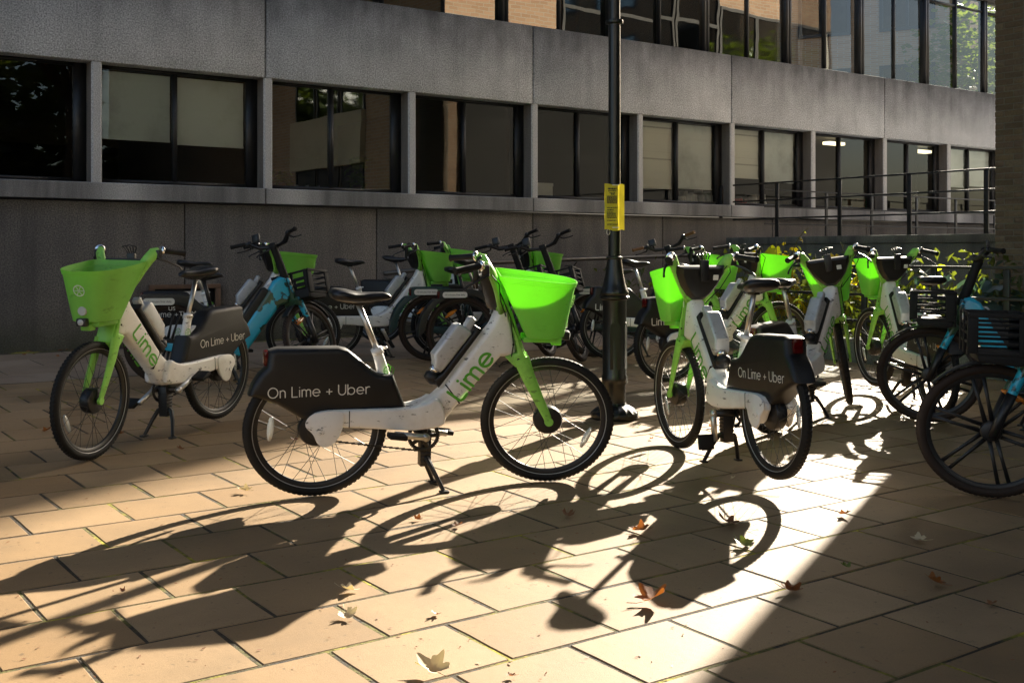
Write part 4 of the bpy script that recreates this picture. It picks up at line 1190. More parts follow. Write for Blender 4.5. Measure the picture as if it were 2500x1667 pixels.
twin = mk('tower_window', lambda bm: (box(bm, 0, .12, 0, .08, 0, 2.1), box(bm, 1.9, 2.02, 0, .08, 0, 2.1), box(bm, .12, 1.9, 0, .08, 1.98, 2.1), box(bm, .12, 1.9, 0, .08, 0, .12), box(bm, .96, 1.06, .0, .08, .12, 1.98)), M['window_frame'], 0)
tpane = mk('tower_pane', lambda bm: box(bm, .12, 1.9, .0, .03, .12, 1.98), M['glass_far'], 0)
for i in range(12):
    for j in range(4):
        w = link('window', twin, tower); w.matrix_local = tw_ @ Matrix.Translation((1.2 + 3.1*i, 0, 3.0 + 3.4*j)); link('pane', tpane, w)
opp = thing('bounce_block', 'unseen concrete block added behind the viewer to bounce sun onto the offices', 'building', (0, -16, 0))  # out of view, added to bounce sun onto the office front
link('wall', mk('bounce_block_wall', lambda bm: box(bm, -40, 1, -8, 0, -.5, 13), M['pier'], 0), opp)
for z0 in (1.2, 7.6):
    w = link('window', mk('bounce_block_window', lambda bm, z0=z0: [box(bm, -39 + 2*k, -39 + 2*k + .1, 0, .06, z0, z0+1.9) for k in range(20)], M['window_frame'], 0), opp)
    link('pane', mk('bounce_block_pane', lambda bm, z0=z0: box(bm, -39, .5, 0, .02, z0, z0+1.9), M['glass_far'], 0), w)

# ------------------------------------------------------------------ walls, railings, pipe
WX = 13.5
wallo = thing('planter_wall', 'mossy low concrete wall under the black ramp railing', 'wall', (WX, 8.02, 0))
link('wall_body', mk('wall_body', lambda bm: box(bm, 0, .2, 0, 4.66, -.1, 1.47, .006), M['mossy']), wallo)
link('coping', mk('coping', lambda bm: box(bm, -.03, .22, -.02, 4.665, 1.472, 1.585, .01), M['mossy']), wallo)
def land_f(bm): box(bm, WX + .21, XR, BY + .15, 12.69, -.1, 1.50)
tag(link('landing', mk('landing', land_f, M['band'], 0)), kind='structure')
rail1 = thing('ramp_railing', 'black flat-bar railing standing on the mossy wall, rising towards the brick block', 'railing', (WX + .06, 8.0, 0))
ys = []
for u in (1760, 1897, 2050, 2220, 2408):
    d = ray(u, 500); ys.append((WX + .06)/d.x*d.y)
for y in ys: link('post', mk('post', lambda bm, y=y: box(bm, -.012, .012, y-8.0-.032, y-8.0+.032, 1.585, 2.43, .003), M['rail_black']), rail1)
for z in (2.42, 2.155, 1.87): link('rail', mk('rail', lambda bm, z=z: box(bm, -.008-.02, .008-.02, -.3, 4.60, z-.013, z+.013, .004), M['rail_black']), rail1)
rail2 = thing('landing_railing', 'black railing along the office sill with sunlit top edges', 'railing', (15.36, 12.2, 0))
for x in (15.36, 16.58, 17.88, 19.1, 20.4, 21.6): link('post', mk('post', lambda bm, x=x: box(bm, x-15.36-.03, x-15.36+.03, -.012, .012, 1.50, 2.36, .003), M['rail_black']), rail2)
for z in (2.345, 2.075, 1.80): link('rail', mk('rail', lambda bm, z=z: box(bm, -1.55, 7.5, -.026, -.012, z-.012, z+.012, .004), M['rail_black']), rail2)
pipe = thing('pipe_handrail', 'dark steel pipe running along the plinth behind the parked bikes', 'handrail', on_y(1200, 640, 12.5))
pp = [on_y(938, 668, 12.5) - pipe.location, on_y(1159, 643, 12.5) - pipe.location, on_y(1371, 634, 12.5) - pipe.location, on_y(1740, 621, 12.5) - pipe.location]
link('pipe', mk('pipe', lambda bm: tube(bm, pp, .029, 12), M['steel_pipe']), pipe)
for t in (.15, .5, .9):
    c = pp[0].lerp(pp[1], t) if t < .4 else pp[2].lerp(pp[3], (t-.4))
    link('bracket', mk('bracket', lambda bm, c=c: tube(bm, [c + Vector((0,0,-.02)), c + Vector((0,.1,-.10)), c + Vector((0,.285,-.10))], .010, 8), M['steel_pipe']), pipe)
FX = 10.0
kerb = tag(link('planter_kerb', mk('planter_kerb', lambda bm: (box(bm, FX+.02, FX+.22, 5.0, 11.6, -.1, .42, .012), box(bm, FX+.22, 13.49, 5.0, 5.2, -.1, .42, .012)), M['mossy'])), 'low mossy concrete kerb edging the plant bed', 'kerb')
tag(link('plant_bed', mk('plant_bed', lambda bm: box(bm, FX+.221, 13.48, 5.21, 12.6, -.1, .36), M['soil'], 0)), kind='structure')
fence = thing('bed_fence', 'low black rail fence in front of the leafy plant bed', 'fence', (FX, 5.4, 0))
for z in (1.195, .90, .62): link('rail', mk('rail', lambda bm, z=z: box(bm, -.008, .008, -.3, 3.1, z-.014, z+.014, .004), M['rail_black']), fence)
for u in (2107, 2277, 2455):
    d = ray(u, 700); y = FX/d.x*d.y
    link('post', mk('post', lambda bm, y=y: box(bm, .008, .034, y-5.4-.032, y-5.4+.032, .1, 1.21, .003), M['rail_black']), fence)

def vent_f(bm):
    box(bm, -.42, .42, -.05, -.012, .62, .67, .004); box(bm, -.42, -.36, -.05, -.012, .25, .62, .004); box(bm, .36, .42, -.05, -.012, .25, .62, .004); box(bm, -.42, .42, -.05, -.012, .20, .25, .004)
vx = on_y(450, 720, YP).x
vz = on_y(450, 694, YP).z - .67
vent = thing('basement_vent', 'small brown wooden hatch set in the plinth behind the black saddles', 'hatch', (vx, YP, vz))
link('frame', mk('hatch_frame', vent_f, M['wood_brown']), vent)
link('opening', mk('hatch_opening', lambda bm: box(bm, -.36, .36, -.018, -.010, .25, .62), M['frame_dark']), vent)
tag(link('paper_sheet', mk('paper_sheet', lambda bm: flat_poly(bm, [(-.13,-.07),(.14,-.07),(.12,.06),(-.14,.06)], plane_mat((vx+.12, YP-.024, vz+.53),(1,0,0),(0,0,1))), M['paper_white'], 0)), 'pale sheet of paper stuck inside the brown wooden hatch', 'paper')

# ------------------------------------------------------------------ lamp post and its yellow notice
lp = on_ground(1500, 1021); LPX, LPY = lp.x, lp.y; LZ = gz(LPY)
lamp = thing('lamp_post', 'tall black cast iron lamp post with flared collar and scalloped foot', 'lamp post', (LPX, LPY, LZ))
def flute(n, a): return lambda t, h: 1 + a*math.cos(n*t)
link('foot', mk('foot', lambda bm: lathe(bm, [(.165,0),(.172,.018),(.165,.045),(.135,.075),(.105,.092),(.092,.10),(.086,.115)], 72, 'z', mod=lambda t, h: 1 + (.045*abs(math.cos(9*t)) if .03 < h < .1 else 0)), M['lamp_black'], 40), lamp)
link('base_column', mk('base_column', lambda bm: lathe(bm, [(.082,.10),(.080,.13),(.080,.24),(.092,.26),(.092,.30),(.086,.32),(.086,.84),(.090,.86)], 40, 'z'), M['lamp_black']), lamp)
def door_f(bm):
    def arcp(w, z0, z1):
        return [(-w, z0), (w, z0)] + [(w*math.cos(R(a)), z1 + w*math.sin(R(a))) for a in range(0, 181, 15)]
    for s in (-1, 1):
        pts = arcp(.038, .36, .66); A = []; B = []
        for y, z in pts:
            t = math.atan2(-1, s*.75) + y/.09
            A.append(bm.verts.new((.093*math.cos(t), .093*math.sin(t), z))); B.append(bm.verts.new((.083*math.cos(t), .083*math.sin(t), z)))
        bm.faces.new(A)
        for k in range(len(A)): bm.faces.new((A[k], B[k], B[(k+1)%len(A)], A[(k+1)%len(A)]))
    bmesh.ops.recalc_face_normals(bm, faces=bm.faces)
link('access_door', mk('access_door', door_f, M['lamp_black'], 40), lamp)
link('collar', mk('collar', lambda bm: lathe(bm, [(.086,.855),(.106,.865),(.108,.882),(.098,.89),(.105,.90),(.105,.915),(.092,.94),(.078,.99),(.066,1.05),(.058,1.11),(.053,1.15),(.059,1.156),(.059,1.168),(.046,1.175)], 40, 'z'), M['lamp_black']), lamp)
link('shaft', mk('shaft', lambda bm: lathe(bm, [(.044,1.17),(.043,2.82),(.0425,2.85),(.062,2.855),(.065,2.868),(.062,2.880),(.041,2.885),(.040,4.6)], 32, 'z'), M['lamp_black']), lamp)
link('lantern', mk('lantern', lambda bm: (lathe(bm, [(.04,4.6),(.10,4.66),(.16,4.72),(.24,5.15),(.20,5.2),(.06,5.36),(.0,5.42)], 24, 'z')), M['lamp_black']), lamp)
nz = on_ground(1500, 1021); dist = Vector((LPX, LPY, 0)).dot(FW)
zt = 1.335 + (618-449)*dist/2760; zb = 1.335 + (618-560)*dist/2760
cr = RT; ca = -FW
def paper_pt(s, z, off=0):                 # sheet folded round the shaft: broad face to the viewer, edge turned back on the right
    r = .048
    if s < .105: p = cr*(-.075 + s) + ca*(r + .006*math.sin((s/.105)*2.6))
    else:
        q = (s-.105); p = cr*(.030 + q*.70) + ca*(r - q*.75)
    return Vector((LPX, LPY, 0)) + p + ca*off + Vector((0, 0, z))
def paper_f(bm):
    ns, nzz = 16, 12; V_ = []
    for i in range(nzz+1):
        z = zb + (zt-zb)*i/nzz
        V_.append([bm.verts.new(paper_pt(.165*k/ns, z + .006*math.sin(k*.5+1) - .02*(k/ns if k/ns > .64 else .64)*.5, .002*math.sin(i*1.3+k*.4))) for k in range(ns+1)])
    for i in range(nzz):
        for k in range(ns): bm.faces.new((V_[i][k], V_[i][k+1], V_[i+1][k+1], V_[i+1][k]))
notice = link('paper_notice', mk('paper_notice', paper_f, M['yellow_paper'], 60))
tag(notice, 'yellow printed paper notice wrapped round the black lamp post', 'notice')
def ink_f(bm):                             # rows of small print, too fine to read in the photograph
    H_ = zt - zb; rr = random.Random(3)
    rows = [(.885,.012,.75,1)] + [(.845,.006,.7,0),(.80,.006,.5,0),(.77,.008,.3,1)] + [(.735-.019*k,.0045,.82,0) for k in range(9)] + [(.48,.006,.85,1),(.425,.010,.55,1),(.385,.005,.5,0),(.35,.008,.72,1),(.32,.005,.72,0),(.292,.006,.74,0),(.26,.006,.8,1),(.20,.006,.78,1),(.125,.0035,.9,0),(.105,.0035,.9,0)]
    for zz, h, w, bold in rows:
        s = .018 if rows.index((zz,h,w,bold)) > 3 else .06 - w*.05
        end = s + w*.085
        while s < end:
            L_ = rr.uniform(.004, .012)
            a, b = s, min(s + L_, end)
            z0 = zb + H_*zz - .007
            q = [paper_pt(x, z, .0045) for x, z in ((a, z0), (b, z0), (b, z0 + h), (a, z0 + h))]
            bm.faces.new([bm.verts.new(p) for p in q]); s = b + .0028
o = link('print', mk('print', ink_f, M['ink'], 0), notice); o['kind'] = 'stuff'
for zz in (zt - .012, zb + .012):
    link('tape', mk('tape', lambda bm, zz=zz: bm.faces.new([bm.verts.new(paper_pt(s, z, .006)) for s, z in ((.055, zz-.003), (.103, zz-.003), (.103, zz+.003), (.055, zz+.003))]), M['white_print'], 0), notice)
tag(link('cable_tie', mk('cable_tie', lambda bm: tube(bm, [Vector((LPX, LPY, zb-.02)) + cr*(-.046 + .012*math.cos(a)) + ca*.03 + Vector((0,0,.02*math.sin(a))) for a in [2*math.pi*k/12 for k in range(13)]], .0022, 5), M['white_print'])), 'white plastic loop hanging just under the yellow notice', 'cable tie')
# ------------------------------------------------------------------ bikes
GW = 'white and green hire bikes parked in the yard'
GB = 'hire bikes with black slatted baskets parked in the yard'
def ad(u, d): p = (FW + RT*((u-1250)/2760))*d; return (p.x, p.y)
place_bike('lime', 'f', (3.715, 4.811), -17.06, 'white hire bike with green basket standing side-on in the sun, nearest the middle', GW, crank=8, lean=3, steer=-14)
place_bike('lime', 'f', (1.868, 6.672), -146.2, 'white hire bike on the left with its green basket turned towards the viewer', GW, rear_up=.05, crank=205, steer=6)
place_bike('lime', 'f', (4.995, 5.10), 69.3, 'white hire bike right of the lamp post, black rear fender towards the viewer', GW, rear_up=.07, crank=100)
place_bike('forest', 'f', (4.45, 9.20), -15, 'blue hire bike with printed green land shapes and turned front wheel', GB, steer=45, col='blue', lean=2)
place_bike('lime', 'f', (4.77, 9.98), -16, 'white hire bike directly behind the blue one on the left, in shade near the wall', GW, crank=60)
place_bike('lime', 'r', (5.37, 10.62), -15, 'white hire bike side-on by the plinth, seen whole above the nearest saddle', GW, crank=-118)
place_bike('lime', 'f', (7.25, 10.75), -60, 'white hire bike by the plinth with only its basket and handlebar showing', GW, steer=20)
place_bike('forest', 'r', (6.18, 9.90), -15, 'dark teal hire bike, left of the dark pair behind the nearest battery', GB, steer=52, col='teal')
place_bike('forest', 'r', ad(1126, 11.2), -15, 'black hire bike with fir tree print, its front hidden by the nearest green basket', GB, steer=52, col='dark')
place_bike('lime', 'f', (8.0, 10.25), -15, 'white hire bike far back, its basket just above the rim of the nearest basket', GW)
place_bike('forest', 'r', ad(1452, 12.2), -17, 'dark teal hire bike with tan grips parked behind the lamp post', GB, steer=52, col='teal', grip='tan')
place_bike('lime', 'r', ad(1494, 11.6), -22, 'white hire bike cut in two by the lamp post, one word on its fender', GW, var='lime', rear_up=.04)
place_bike('lime', 'r', ad(1632, 9.9), -8, 'white hire bike between lamp post and right-hand bike with red tail light showing', GW, var='lime', steer=-6, rear_up=.04, front_up=.05)
place_bike('lime', 'f', on_ground(2072, 988, .06), 14, 'white hire bike with black console, left of the two in front of the plants', GW, front_up=.06, steer=28, var='lime')
place_bike('lime', 'f', on_ground(2134, 943, .06), 57, 'white hire bike nearest the plant bed, right of the two with visible consoles', GW, front_up=.06, steer=6)
place_bike('forest', 'f', (7.25, 4.85), 124, 'blue hire bike in deep shade, farther of the two at the right edge', GB, col='blue')
place_bike('forest', 'f', (5.42, 3.27), 128, 'blue hire bike in deep shade cut off by the right edge, nearest the viewer', GB, col='blue')

# ------------------------------------------------------------------ plants in the bed
def lobed(bm, size, lobes, depth, curl, M_=Matrix.Identity(4), pts=44, rnd=random, stem=False, wob=.08):
    outl = []
    ph = rnd.uniform(0, 6)
    for k in range(pts):
        a = -math.pi + 2*math.pi*k/pts + 1e-4
        lob = abs(math.cos(a*lobes/2))
        r = size*(1 - depth + depth*lob**.8)*(1 - .22*abs(a)/math.pi)*(1 + wob*math.sin(9*a + ph))
        if abs(a) > 2.75: r *= .55
        outl.append((r*math.cos(a), r*math.sin(a)))
    def P3(x, y):
        rr = (x*x + y*y)/size/size
        return M_ @ Vector((x, y, curl*size*(rr*.55 + .35*(y/size)**2 + .18*math.sin(6*x/size+ph)*abs(y)/size) + .10*size*abs(y)/size))
    c = bm.verts.new(P3(0, 0)); mid = [bm.verts.new(P3(x*.5, y*.5)) for x, y in outl]; out = [bm.verts.new(P3(x, y)) for x, y in outl]
    for k in range(pts):
        k2 = (k+1) % pts
        bm.faces.new((c, mid[k], mid[k2])); bm.faces.new((mid[k], out[k], out[k2], mid[k2]))
    if stem: tube(bm, [M_ @ Vector((-size*.35, 0, 0)), M_ @ Vector((-size*.8, size*.05, size*.06)), M_ @ Vector((-size*1.25, size*.18, size*.22))], size*.018, 5)
rl = random.Random(5)
def plant(name, label, cat, base, stems, leafmats, lsize, n_per, group=None):
    root = thing(name, label, cat, base)
    meshes = [mk('leaf', lambda bm: lobed(bm, 1.0, 5, .38, rl.uniform(-.5, -.2), rnd=rl, pts=26), m, 60) for m in leafmats for _ in range(2)]
    for tip, lean_ in stems:
        tip = Vector(tip); mid = tip*.5 + Vector(lean_)
        cv = [Vector((0,0,0)).lerp(mid, t)*(1-t) + mid.lerp(tip, t)*t for t in [k/8 for k in range(9)]]
        link('stem', mk('stem', lambda bm: tube(bm, cv, [.012 - .001*k for k in range(9)], 6), M['stem']), root)
        for k in range(n_per):
            t = .25 + .75*(k+rl.random()*.7)/n_per
            p = cv[min(int(t*8), 8)]
            a = rl.uniform(0, 6.28); s = lsize*rl.uniform(.65, 1.15)*(1.1 - .35*t)
            o = bpy.data.objects.new('leaf', rl.choice(meshes)); COL.objects.link(o); o.parent = root
            off = Vector((math.cos(a), math.sin(a), rl.uniform(-.1, .35)))*s*rl.uniform(.7, 1.3)
            o.matrix_local = Matrix.Translation(p + off) @ Matrix.Rotation(a, 4, 'Z') @ Matrix.Rotation(R(rl.uniform(5, 60)), 4, 'Y') @ Matrix.Rotation(R(rl.uniform(-35, 35)), 4, 'X') @ Matrix.Scale(s, 4)
    return root
def at_bed(u, v, X): p = on_x(u, v, X); return p
z0 = .36
def stems_to(base, pts, X):
    out = []
    for u, v, dx in pts:
        p = at_bed(u, v, X + dx) - Vector(base); out.append((p, (rl.uniform(-.1, .1), rl.uniform(-.1, .1), .12)))
    return out
b = on_x(1905, 700, 11.4); b.z = z0
plant('yellow_shrub', 'bright yellow-green lobed shrub glowing between the green baskets', 'shrub', b, stems_to(b, [(1860,600,0), (1895,590,.1), (1930,610,.1), (1880,650,-.1), (1925,660,0), (1960,690,.2), (1900,710,-.2), (1850,680,.1), (1935,735,0)], 11.4), [M['leaf_yellow'], M['leaf_lime'], M['leaf_yellow']], .15, 17)
b = on_x(1912, 700, 11.9); b.z = z0
plant('tall_stalk', 'single tall stalk with a drooping leafy tip above the yellow shrub', 'plant', b, [(on_x(1918, 575, 11.9) - b, (0, .05, .2)), (on_x(1975, 555, 11.9) - b, (-.02, .18, .45))], [M['leaf_yellow'], M['leaf_lime']], .055, 7)
b = on_x(2010, 720, 11.8); b.z = z0
plant('green_shrub', 'lime green lobed shrub showing over the two black consoles', 'shrub', b, stems_to(b, [(1990,620,0), (2030,615,.1), (2060,625,.2), (2000,680,0), (2090,690,.2), (2120,760,.1), (2040,720,0), (1985,760,-.2), (2125,650,.3)], 11.8), [M['leaf_lime'], M['leaf_yellow'], M['leaf_dark']], .13, 16)
b = on_x(2230, 720, 11.0); b.z = z0
plant('broad_leaf_plant', 'broad-leaved plant behind the low rail fence, bright leaves on top', 'plant', b, stems_to(b, [(2190,640,0), (2250,625,.1), (2290,630,.1), (2230,670,0), (2200,700,0), (2320,665,.2), (2270,690,0)], 11.0), [M['leaf_lime'], M['leaf_blue'], M['leaf_blue']], .15, 6)
b = on_x(2415, 740, 10.8); b.z = z0
plant('blue_green_plant', 'dull blue-green plant in shade beside the brick corner', 'plant', b, stems_to(b, [(2380,670,0), (2420,660,.1), (2450,680,.1), (2400,700,0), (2440,720,0), (2360,690,0)], 10.8), [M['leaf_blue']], .17, 6)
def under_f(bm):
    for k in range(3600):
        x = rl.uniform(FX + .3, 13.3); y = rl.uniform(5.4, 12.3); h = .36 + rl.random()**1.6*(.75 + .25*math.sin(y*2.1) + .1*math.sin(x*5))
        s = rl.uniform(.03, .075)
        m = Matrix.Translation((x, y, h)) @ Matrix.Rotation(rl.uniform(0, 6.28), 4, 'Z') @ Matrix.Rotation(R(rl.uniform(-10, 75)), 4, 'Y') @ Matrix.Rotation(R(rl.uniform(-40, 40)), 4, 'X')
        vs = [bm.verts.new(m @ Vector(p)) for p in ((-s,0,0), (-s*.2,-s*.5,.01), (s,0,-.01), (-s*.2,s*.5,.01))]
        bm.faces.new((vs[0], vs[1], vs[2])); bm.faces.new((vs[0], vs[2], vs[3]))
    for k in range(150):
        x = rl.uniform(FX + .3, 12.8); y = rl.uniform(5.6, 12.0); a = rl.uniform(0, 6.28); L_ = rl.uniform(.3, .8)
        tube(bm, [(x, y, .36), (x + .3*L_*math.cos(a), y + .3*L_*math.sin(a), .36 + L_*.7), (x + .9*L_*math.cos(a), y + .9*L_*math.sin(a), .36 + L_*.8)], .004, 4)
tag(link('undergrowth', mk('undergrowth', under_f, M['leaf_dark'], 0)), 'tangled low undergrowth filling the plant bed', 'undergrowth', kind='stuff')

# trees beyond the brick block (mirrored in the upper windows) and three unseen ones added to darken the yard and the window reflections
def tree(x, y, h, label, rad=2.6, n=2600, leaf='leaf_lime', zc=.68, zr=.30, ls=(.10, .22)):
    root = thing('tree', label, 'tree', (x, y, 0))
    limbs = [(a + .3*math.sin(7*a), rad*.55) for a in (0, 1.1, 2.3, 3.4, 4.4, 5.4)]
    link('trunk', mk('trunk', lambda bm: ([tube(bm, [(0,0,-.1),(.1,.05,h*.3),(0,0,h*.75)], [.24,.18,.06], 9)] + [tube(bm, [(.05,0,h*.34),(r_*.5*math.cos(a),r_*.5*math.sin(a),h*.52),(r_*math.cos(a),r_*math.sin(a),h*.68)], [.09,.06,.025], 7) for a, r_ in limbs]), M['wood_brown']), root)
    def crown_f(bm):
        for k in range(n):
            a = rl.uniform(0, 6.28); e = math.acos(rl.uniform(-1, 1)); rr = rl.random()**.4
            p = Vector((rad*rr*math.sin(e)*math.cos(a), rad*rr*math.sin(e)*math.sin(a), h*zc + h*zr*rr*math.cos(e)))
            p += Vector((math.sin(p.z*2), math.cos(p.z*1.7), math.sin(p.x*2)))*.4
            s = rl.uniform(*ls); m = Matrix.Translation(p) @ Matrix.Rotation(rl.uniform(0, 6.28), 4, 'Z') @ Matrix.Rotation(rl.uniform(0, 3.1), 4, 'X')
            vs = [bm.verts.new(m @ Vector(q)) for q in ((-s,0,0),(0,-s*.5,0),(s,0,0),(0,s*.5,0))]; bm.faces.new(vs)
    o = link('crown', mk('crown', crown_f, M[leaf], 0), root); o['kind'] = 'stuff'
tree(7.0, -1.0, 14.0, 'tall plane tree at the viewer\'s right, shading the dark end of the paving', 7.0, 15000, 'leaf_dark', .78, .16, (.25, .5))  # canopy added out of view to darken the lower right paving
tree(-2.5, -3.5, 13.0, 'unseen plane tree added behind the viewer on the left to darken the yard', 5.6, 9000, 'leaf_dark', .80, .16, (.25, .5))  # added out of view to cut overhead skylight on the yard
tree(6.5, -14.0, 9.5, 'unseen dense tree added behind the viewer to darken the leftmost window reflections', 5.2, 8000, 'leaf_dark', .5, .5, (.2, .4))  # added out of view so the first window bay mirrors something dark
tree(36.5, 21.5, 11, 'green tree beyond the office, seen through its end glazing', 3.2, 4200, 'leaf_tree')
tree(43, 27.5, 12.5, 'taller green tree behind the first, seen through the end glazing', 3.4, 4200, 'leaf_tree')

def added_hedge_f(bm):  # unseen screen added to keep bounced light off the near paving
    box(bm, -1.5, 11.5, -3.4, -2.9, -.1, 2.4)
    for k in range(9000):
        x = rl.uniform(-1.7, 11.7); y, z = rl.choice(((rl.uniform(-2.9, -2.65), rl.uniform(0, 2.5)), (rl.uniform(-3.6, -2.7), rl.uniform(2.35, 2.7))))
        s = rl.uniform(.04, .09); m = Matrix.Translation((x, y, z)) @ Matrix.Rotation(rl.uniform(0, 6.28), 4, 'Z') @ Matrix.Rotation(rl.uniform(0, 3.1), 4, 'X')
        bm.faces.new([bm.verts.new(m @ Vector(q)) for q in ((-s,0,0),(0,-s*.5,0),(s,0,0),(0,s*.5,0))])
tag(link('hedge', mk('hedge', added_hedge_f, M['leaf_dark'], 0)), 'unseen leafy screen added behind the viewer to darken the paving', 'hedge')

# ------------------------------------------------------------------ fallen leaves
kinds = {}
for k, m in (('brown', 'leaf_brown'), ('orange', 'leaf_orange'), ('cream', 'leaf_cream'), ('green', 'leaf_fallen_green')):
    kinds[k] = [mk('fallen_leaf', lambda bm: lobed(bm, .07, 5, .38, rl.uniform(.2, .65), rnd=rl, pts=50, stem=True, wob=.10), M[m], 60) for _ in range(3)]
LEAVES = [
 (600, 1203, 'cream', 1.0, 'pale curled leaf left of the nearest rear wheel'), (848, 1446, 'cream', .95, 'pale curled leaf at the shadow edge in the lower left'),
 (848, 1508, 'cream', .9, 'flat pale leaf below the curled pale one, beside fallen seeds'), (300, 1448, 'brown', .45, 'tiny dark leaf on a sunlit slab at the lower left'),
 (1017, 1271, 'orange', .6, 'small orange leaf inside the shadow of the front wheel'), (1117, 1287, 'brown', .7, 'small brown leaf by the hub of the front wheel shadow'),
 (1386, 1263, 'brown', 1.0, 'brown leaf in shadow in front of the nearest front wheel'), (1566, 1302, 'orange', 1.25, 'orange leaf standing up on a sunlit joint, centre right'),
 (1775, 1283, 'brown', 1.6, 'big brown spiky leaf in shadow below the right-hand bike'), (1812, 1335, 'green', 1.2, 'green leaf under the big brown spiky one'),
 (1588, 1475, 'orange', 1.7, 'big folded rust leaf with long stalk on a bright slab, lower centre right'), (2060, 1261, 'brown', .95, 'brown leaf just right of the sunlit edge'),
 (2247, 1324, 'cream', .9, 'dull pale leaf on shaded slabs under the right edge bikes'), (2063, 1388, 'green', .7, 'small green leaf on shaded slabs right of the sunlit edge'),
 (2285, 1429, 'orange', 1.1, 'flat tan leaf on shaded slabs, lower right'), (1928, 1450, 'brown', 1.15, 'dark red-brown leaf in shade close to the lit edge, lower right'),
 (1058, 1650, 'cream', 1.7, 'large pale leaf cut by the bottom edge'), (1249, 1655, 'brown', .4, 'dark seed-like scrap by the bottom edge'),
 (375, 1028, 'brown', .7, 'small reddish leaf behind the left kickstand'), (292, 1064, 'orange', .9, 'orange leaf right of the left-hand front wheel'),
 (113, 1056, 'orange', .9, 'orange leaf left of the left-hand front wheel'), (440, 1099, 'brown', .6, 'dark curled leaf in front of the left kickstand'),
 (722, 1079, 'brown', .8, 'brown leaf seen through the nearest rear wheel'), (1735, 1045, 'orange', .7, 'rust leaf on bright slabs left of the right-hand kickstand'),
 (1590, 1074, 'orange', .5, 'tiny yellow leaf left of the right-hand front wheel'), (1560, 1042, 'green', .4, 'tiny green scrap beside the lamp post foot'),
 (1790, 1170, 'cream', .5, 'tiny pale leaf under the right-hand rear wheel'), (400, 923, 'orange', .7, 'orange leaf behind the left-hand bike frame'),
 (60, 868, 'orange', .6, 'tan leaf near the plinth at the far left'), (140, 872, 'orange', .6, 'ochre leaf by the plinth, second from the far left'),
 (1063, 1505, 'brown', .5, 'dark twiggy scrap on a bright slab, lower centre'), (2420, 1480, 'brown', .6, 'dark small leaf far down in the shade at the right edge'),
]
for u, v, k, s, lab in LEAVES:
    p = on_ground(u, v)
    o = bpy.data.objects.new('fallen_leaf', rl.choice(kinds[k])); COL.objects.link(o)
    o.location = (p.x, p.y, gz(p.y) + .004 + .010*s); o.rotation_euler = (R(rl.uniform(-22, 22)), R(rl.uniform(-22, 22)), rl.uniform(0, 6.28)); s *= .64; o.scale = (s, s*rl.uniform(.6, .95), s)
    tag(o, lab, 'leaf', 'leaves fallen on the paving')
def crumbs_f(bm):
    for k in range(420):
        u = rl.uniform(-50, 2550); v = rl.uniform(930, 1660); p = on_ground(u, v); s = rl.uniform(.002, .007)
        m = Matrix.Translation((p.x, p.y, gz(p.y) + .003)) @ Matrix.Rotation(rl.uniform(0, 6.28), 4, 'Z') @ Matrix.Rotation(R(rl.uniform(-20, 20)), 4, 'X')
        vs = [bm.verts.new(m @ Vector(q)) for q in ((-s*1.6,0,0),(0,-s*.6,.001),(s*1.5,0,.002),(0,s*.6,.001))]; bm.faces.new(vs)
    for k in range(260):                   # litter drifted against the plinth
        x = rl.uniform(-1, 12); y = 12.76 - rl.random()**2*.35; s = rl.uniform(.008, .03)
        m = Matrix.Translation((x, y, gz(y) + .01)) @ Matrix.Rotation(rl.uniform(0, 6.28), 4, 'Z') @ Matrix.Rotation(R(rl.uniform(-35, 35)), 4, 'X')
        vs = [bm.verts.new(m @ Vector(q)) for q in ((-s,0,0),(0,-s*.5,.004),(s,0,.002),(0,s*.5,.004))]; bm.faces.new(vs)
tag(link('leaf_litter', mk('leaf_litter', crumbs_f, M['leaf_brown'], 0)), 'crumbs of dry leaf and grit scattered on the slabs', 'litter', kind='stuff')

# ------------------------------------------------------------------ things on the window shelves
SH = Z_ST - .004
def shelf(u, Y=13.3): return on_y(u, 480, Y).x
def paper_heap(name, x, label, mat, n=9, w=.16, h=.12):
    root = thing(name, label, 'papers', (x, 13.28, SH))
    for k in range(n):
        link('sheet_bundle', mk('sheet_bundle', lambda bm: box(bm, -.006, .006 + rl.uniform(0,.01), -.09, .09, 0, h*rl.uniform(.7, 1.2)), mat), root).matrix_local = Matrix.Translation((-w/2 + w*k/n, rl.uniform(-.03,.03), 0)) @ Matrix.Rotation(R(rl.uniform(-30, 8)), 4, 'Y')
paper_heap('paper_heap', shelf(1680), 'leaning heap of white papers under the plain blind, left half', M['paper_white'], 12, .36, .20)
paper_heap('paper_heap', shelf(1722), 'leaning heap of papers and folders under the plain blind, right half', M['paper_white'], 10, .3, .22)
paper_heap('paper_heap', shelf(1850), 'white papers slumped on the sill right of the red files', M['paper_white'], 8, .3, .2)
paper_heap('file_row', shelf(1806), 'short row of red files on the sill behind the railing', M['red_file'], 6, .2, .14)
paper_heap('file_row', shelf(1930), 'row of grey binders on the sill behind the second rail post', M['room'], 7, .35, .2)
def tagbox(name, x, y, w, d, h, mat, label, cat):
    def f(bm):
        box(bm, -w/2, w/2, -d/2, d/2, 0, h*.82, .004); box(bm, -w/2-.006, w/2+.006, -d/2-.006, d/2+.006, h*.825, h, .004)
    o = link(name, mk(name, f, mat)); o.location = (x, y, SH); tag(o, label, cat)
tagbox('white_box', shelf(1322), 13.3, .27, .2, .26, M['paper_white'], 'square white box on the sill left of the lamp post', 'box')
tagbox('cardboard_box', shelf(2090), 13.3, .24, .22, .24, M['cardboard'], 'brown cardboard box on the sill behind the railing', 'box')
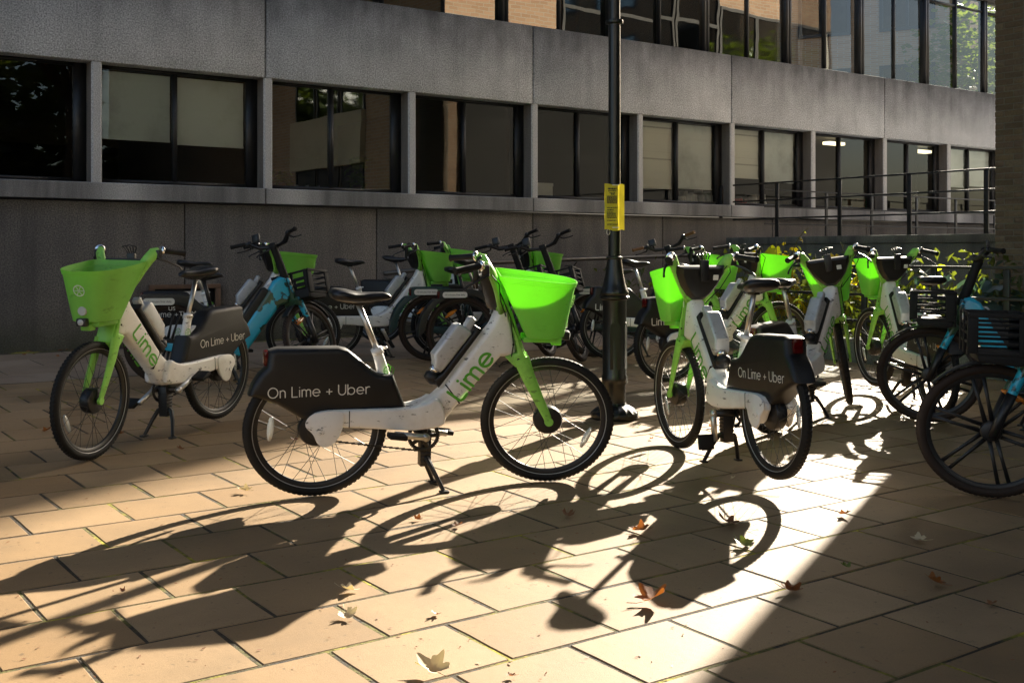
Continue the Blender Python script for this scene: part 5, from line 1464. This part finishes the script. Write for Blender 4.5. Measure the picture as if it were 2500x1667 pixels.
tagbox('small_box', shelf(2062), 13.28, .17, .15, .10, M['paper_white'], 'flat white box left of the cardboard box', 'box')
tagbox('green_file', shelf(2113), 13.3, .10, .2, .26, M['green_file'], 'green file box right of the cardboard box', 'file box')
paper_heap('book_row', shelf(1375), 'low row of pale books on the sill beside the white box', M['paper_white'], 7, .42, .06)
def pot_plant(u, label, h, n, mat):
    root = thing('potted_plant', label, 'plant', (shelf(u), 13.3, SH))
    link('pot', mk('pot', lambda bm: lathe(bm, [(.04,0),(.055,.10),(.06,.105),(.06,.12),(.05,.12)], 16, 'z'), M['wood_brown']), root)
    me = mk('leaf', lambda bm: lobed(bm, .085, 5, .6, -.4, rnd=rl, pts=24), M[mat], 60)
    for k in range(n):
        a = rl.uniform(0, 6.28); r_ = rl.uniform(.03, .18); z = .12 + rl.random()*h
        o = bpy.data.objects.new('leaf', me); COL.objects.link(o); o.parent = root
        o.matrix_local = Matrix.Translation((r_*math.cos(a), r_*math.sin(a)*.5, z)) @ Matrix.Rotation(a, 4, 'Z') @ Matrix.Rotation(R(rl.uniform(10, 70)), 4, 'Y')
pot_plant(690, 'low green pot plant on the sill of the brick-mirroring window', .14, 14, 'leaf_fallen_green')
pot_plant(872, 'taller leafy pot plant in the dark window right of the mullion', .38, 24, 'leaf_fallen_green')
for i, (u, lab) in enumerate(((722, 'clear jar on the sill, leftmost of the three by the pot plant'), (748, 'clear jar on the sill, middle of the three by the pot plant'), (775, 'clear jar on the sill, rightmost of the three by the pot plant'))):
    o = link('jar', mk('jar', lambda bm: lathe(bm, [(.03,0),(.034,.01),(.034,.07),(.022,.085),(.024,.10),(.0,.10)], 14, 'z'), M['clear_lens'])); o.location = (shelf(u), 13.28, SH); tag(o, lab, 'jar', 'jars on the window sill')
fan = thing('desk_fan', 'round desk fan standing in the window behind the railing', 'fan', (shelf(2241), 13.35, SH))
link('guard', mk('guard', lambda bm: [lathe(bm, [(r_, -.004), (r_+.005, -.004), (r_+.005, .004), (r_, .004)], 24, 'y', (0, 0, .22), closed=True) for r_ in (.03, .06, .09, .12, .145)], M['white_print']), fan)
link('stand', mk('stand', lambda bm: (tube(bm, [(0,.02,0),(0,.02,.2)], .012, 8), lathe(bm, [(.08,0),(.075,.015),(.02,.025)], 16, 'z')), M['white_print']), fan)
link('blade', mk('blade', lambda bm: [bm.faces.new([bm.verts.new((math.cos(a+q)*r_, .01, .22 + math.sin(a+q)*r_)) for r_, q in ((.02,-.3),(.11,-.5),(.12,.2),(.02,.4))]) for a in (0, 2.1, 4.2)], M['battery_grey'], 0), fan)
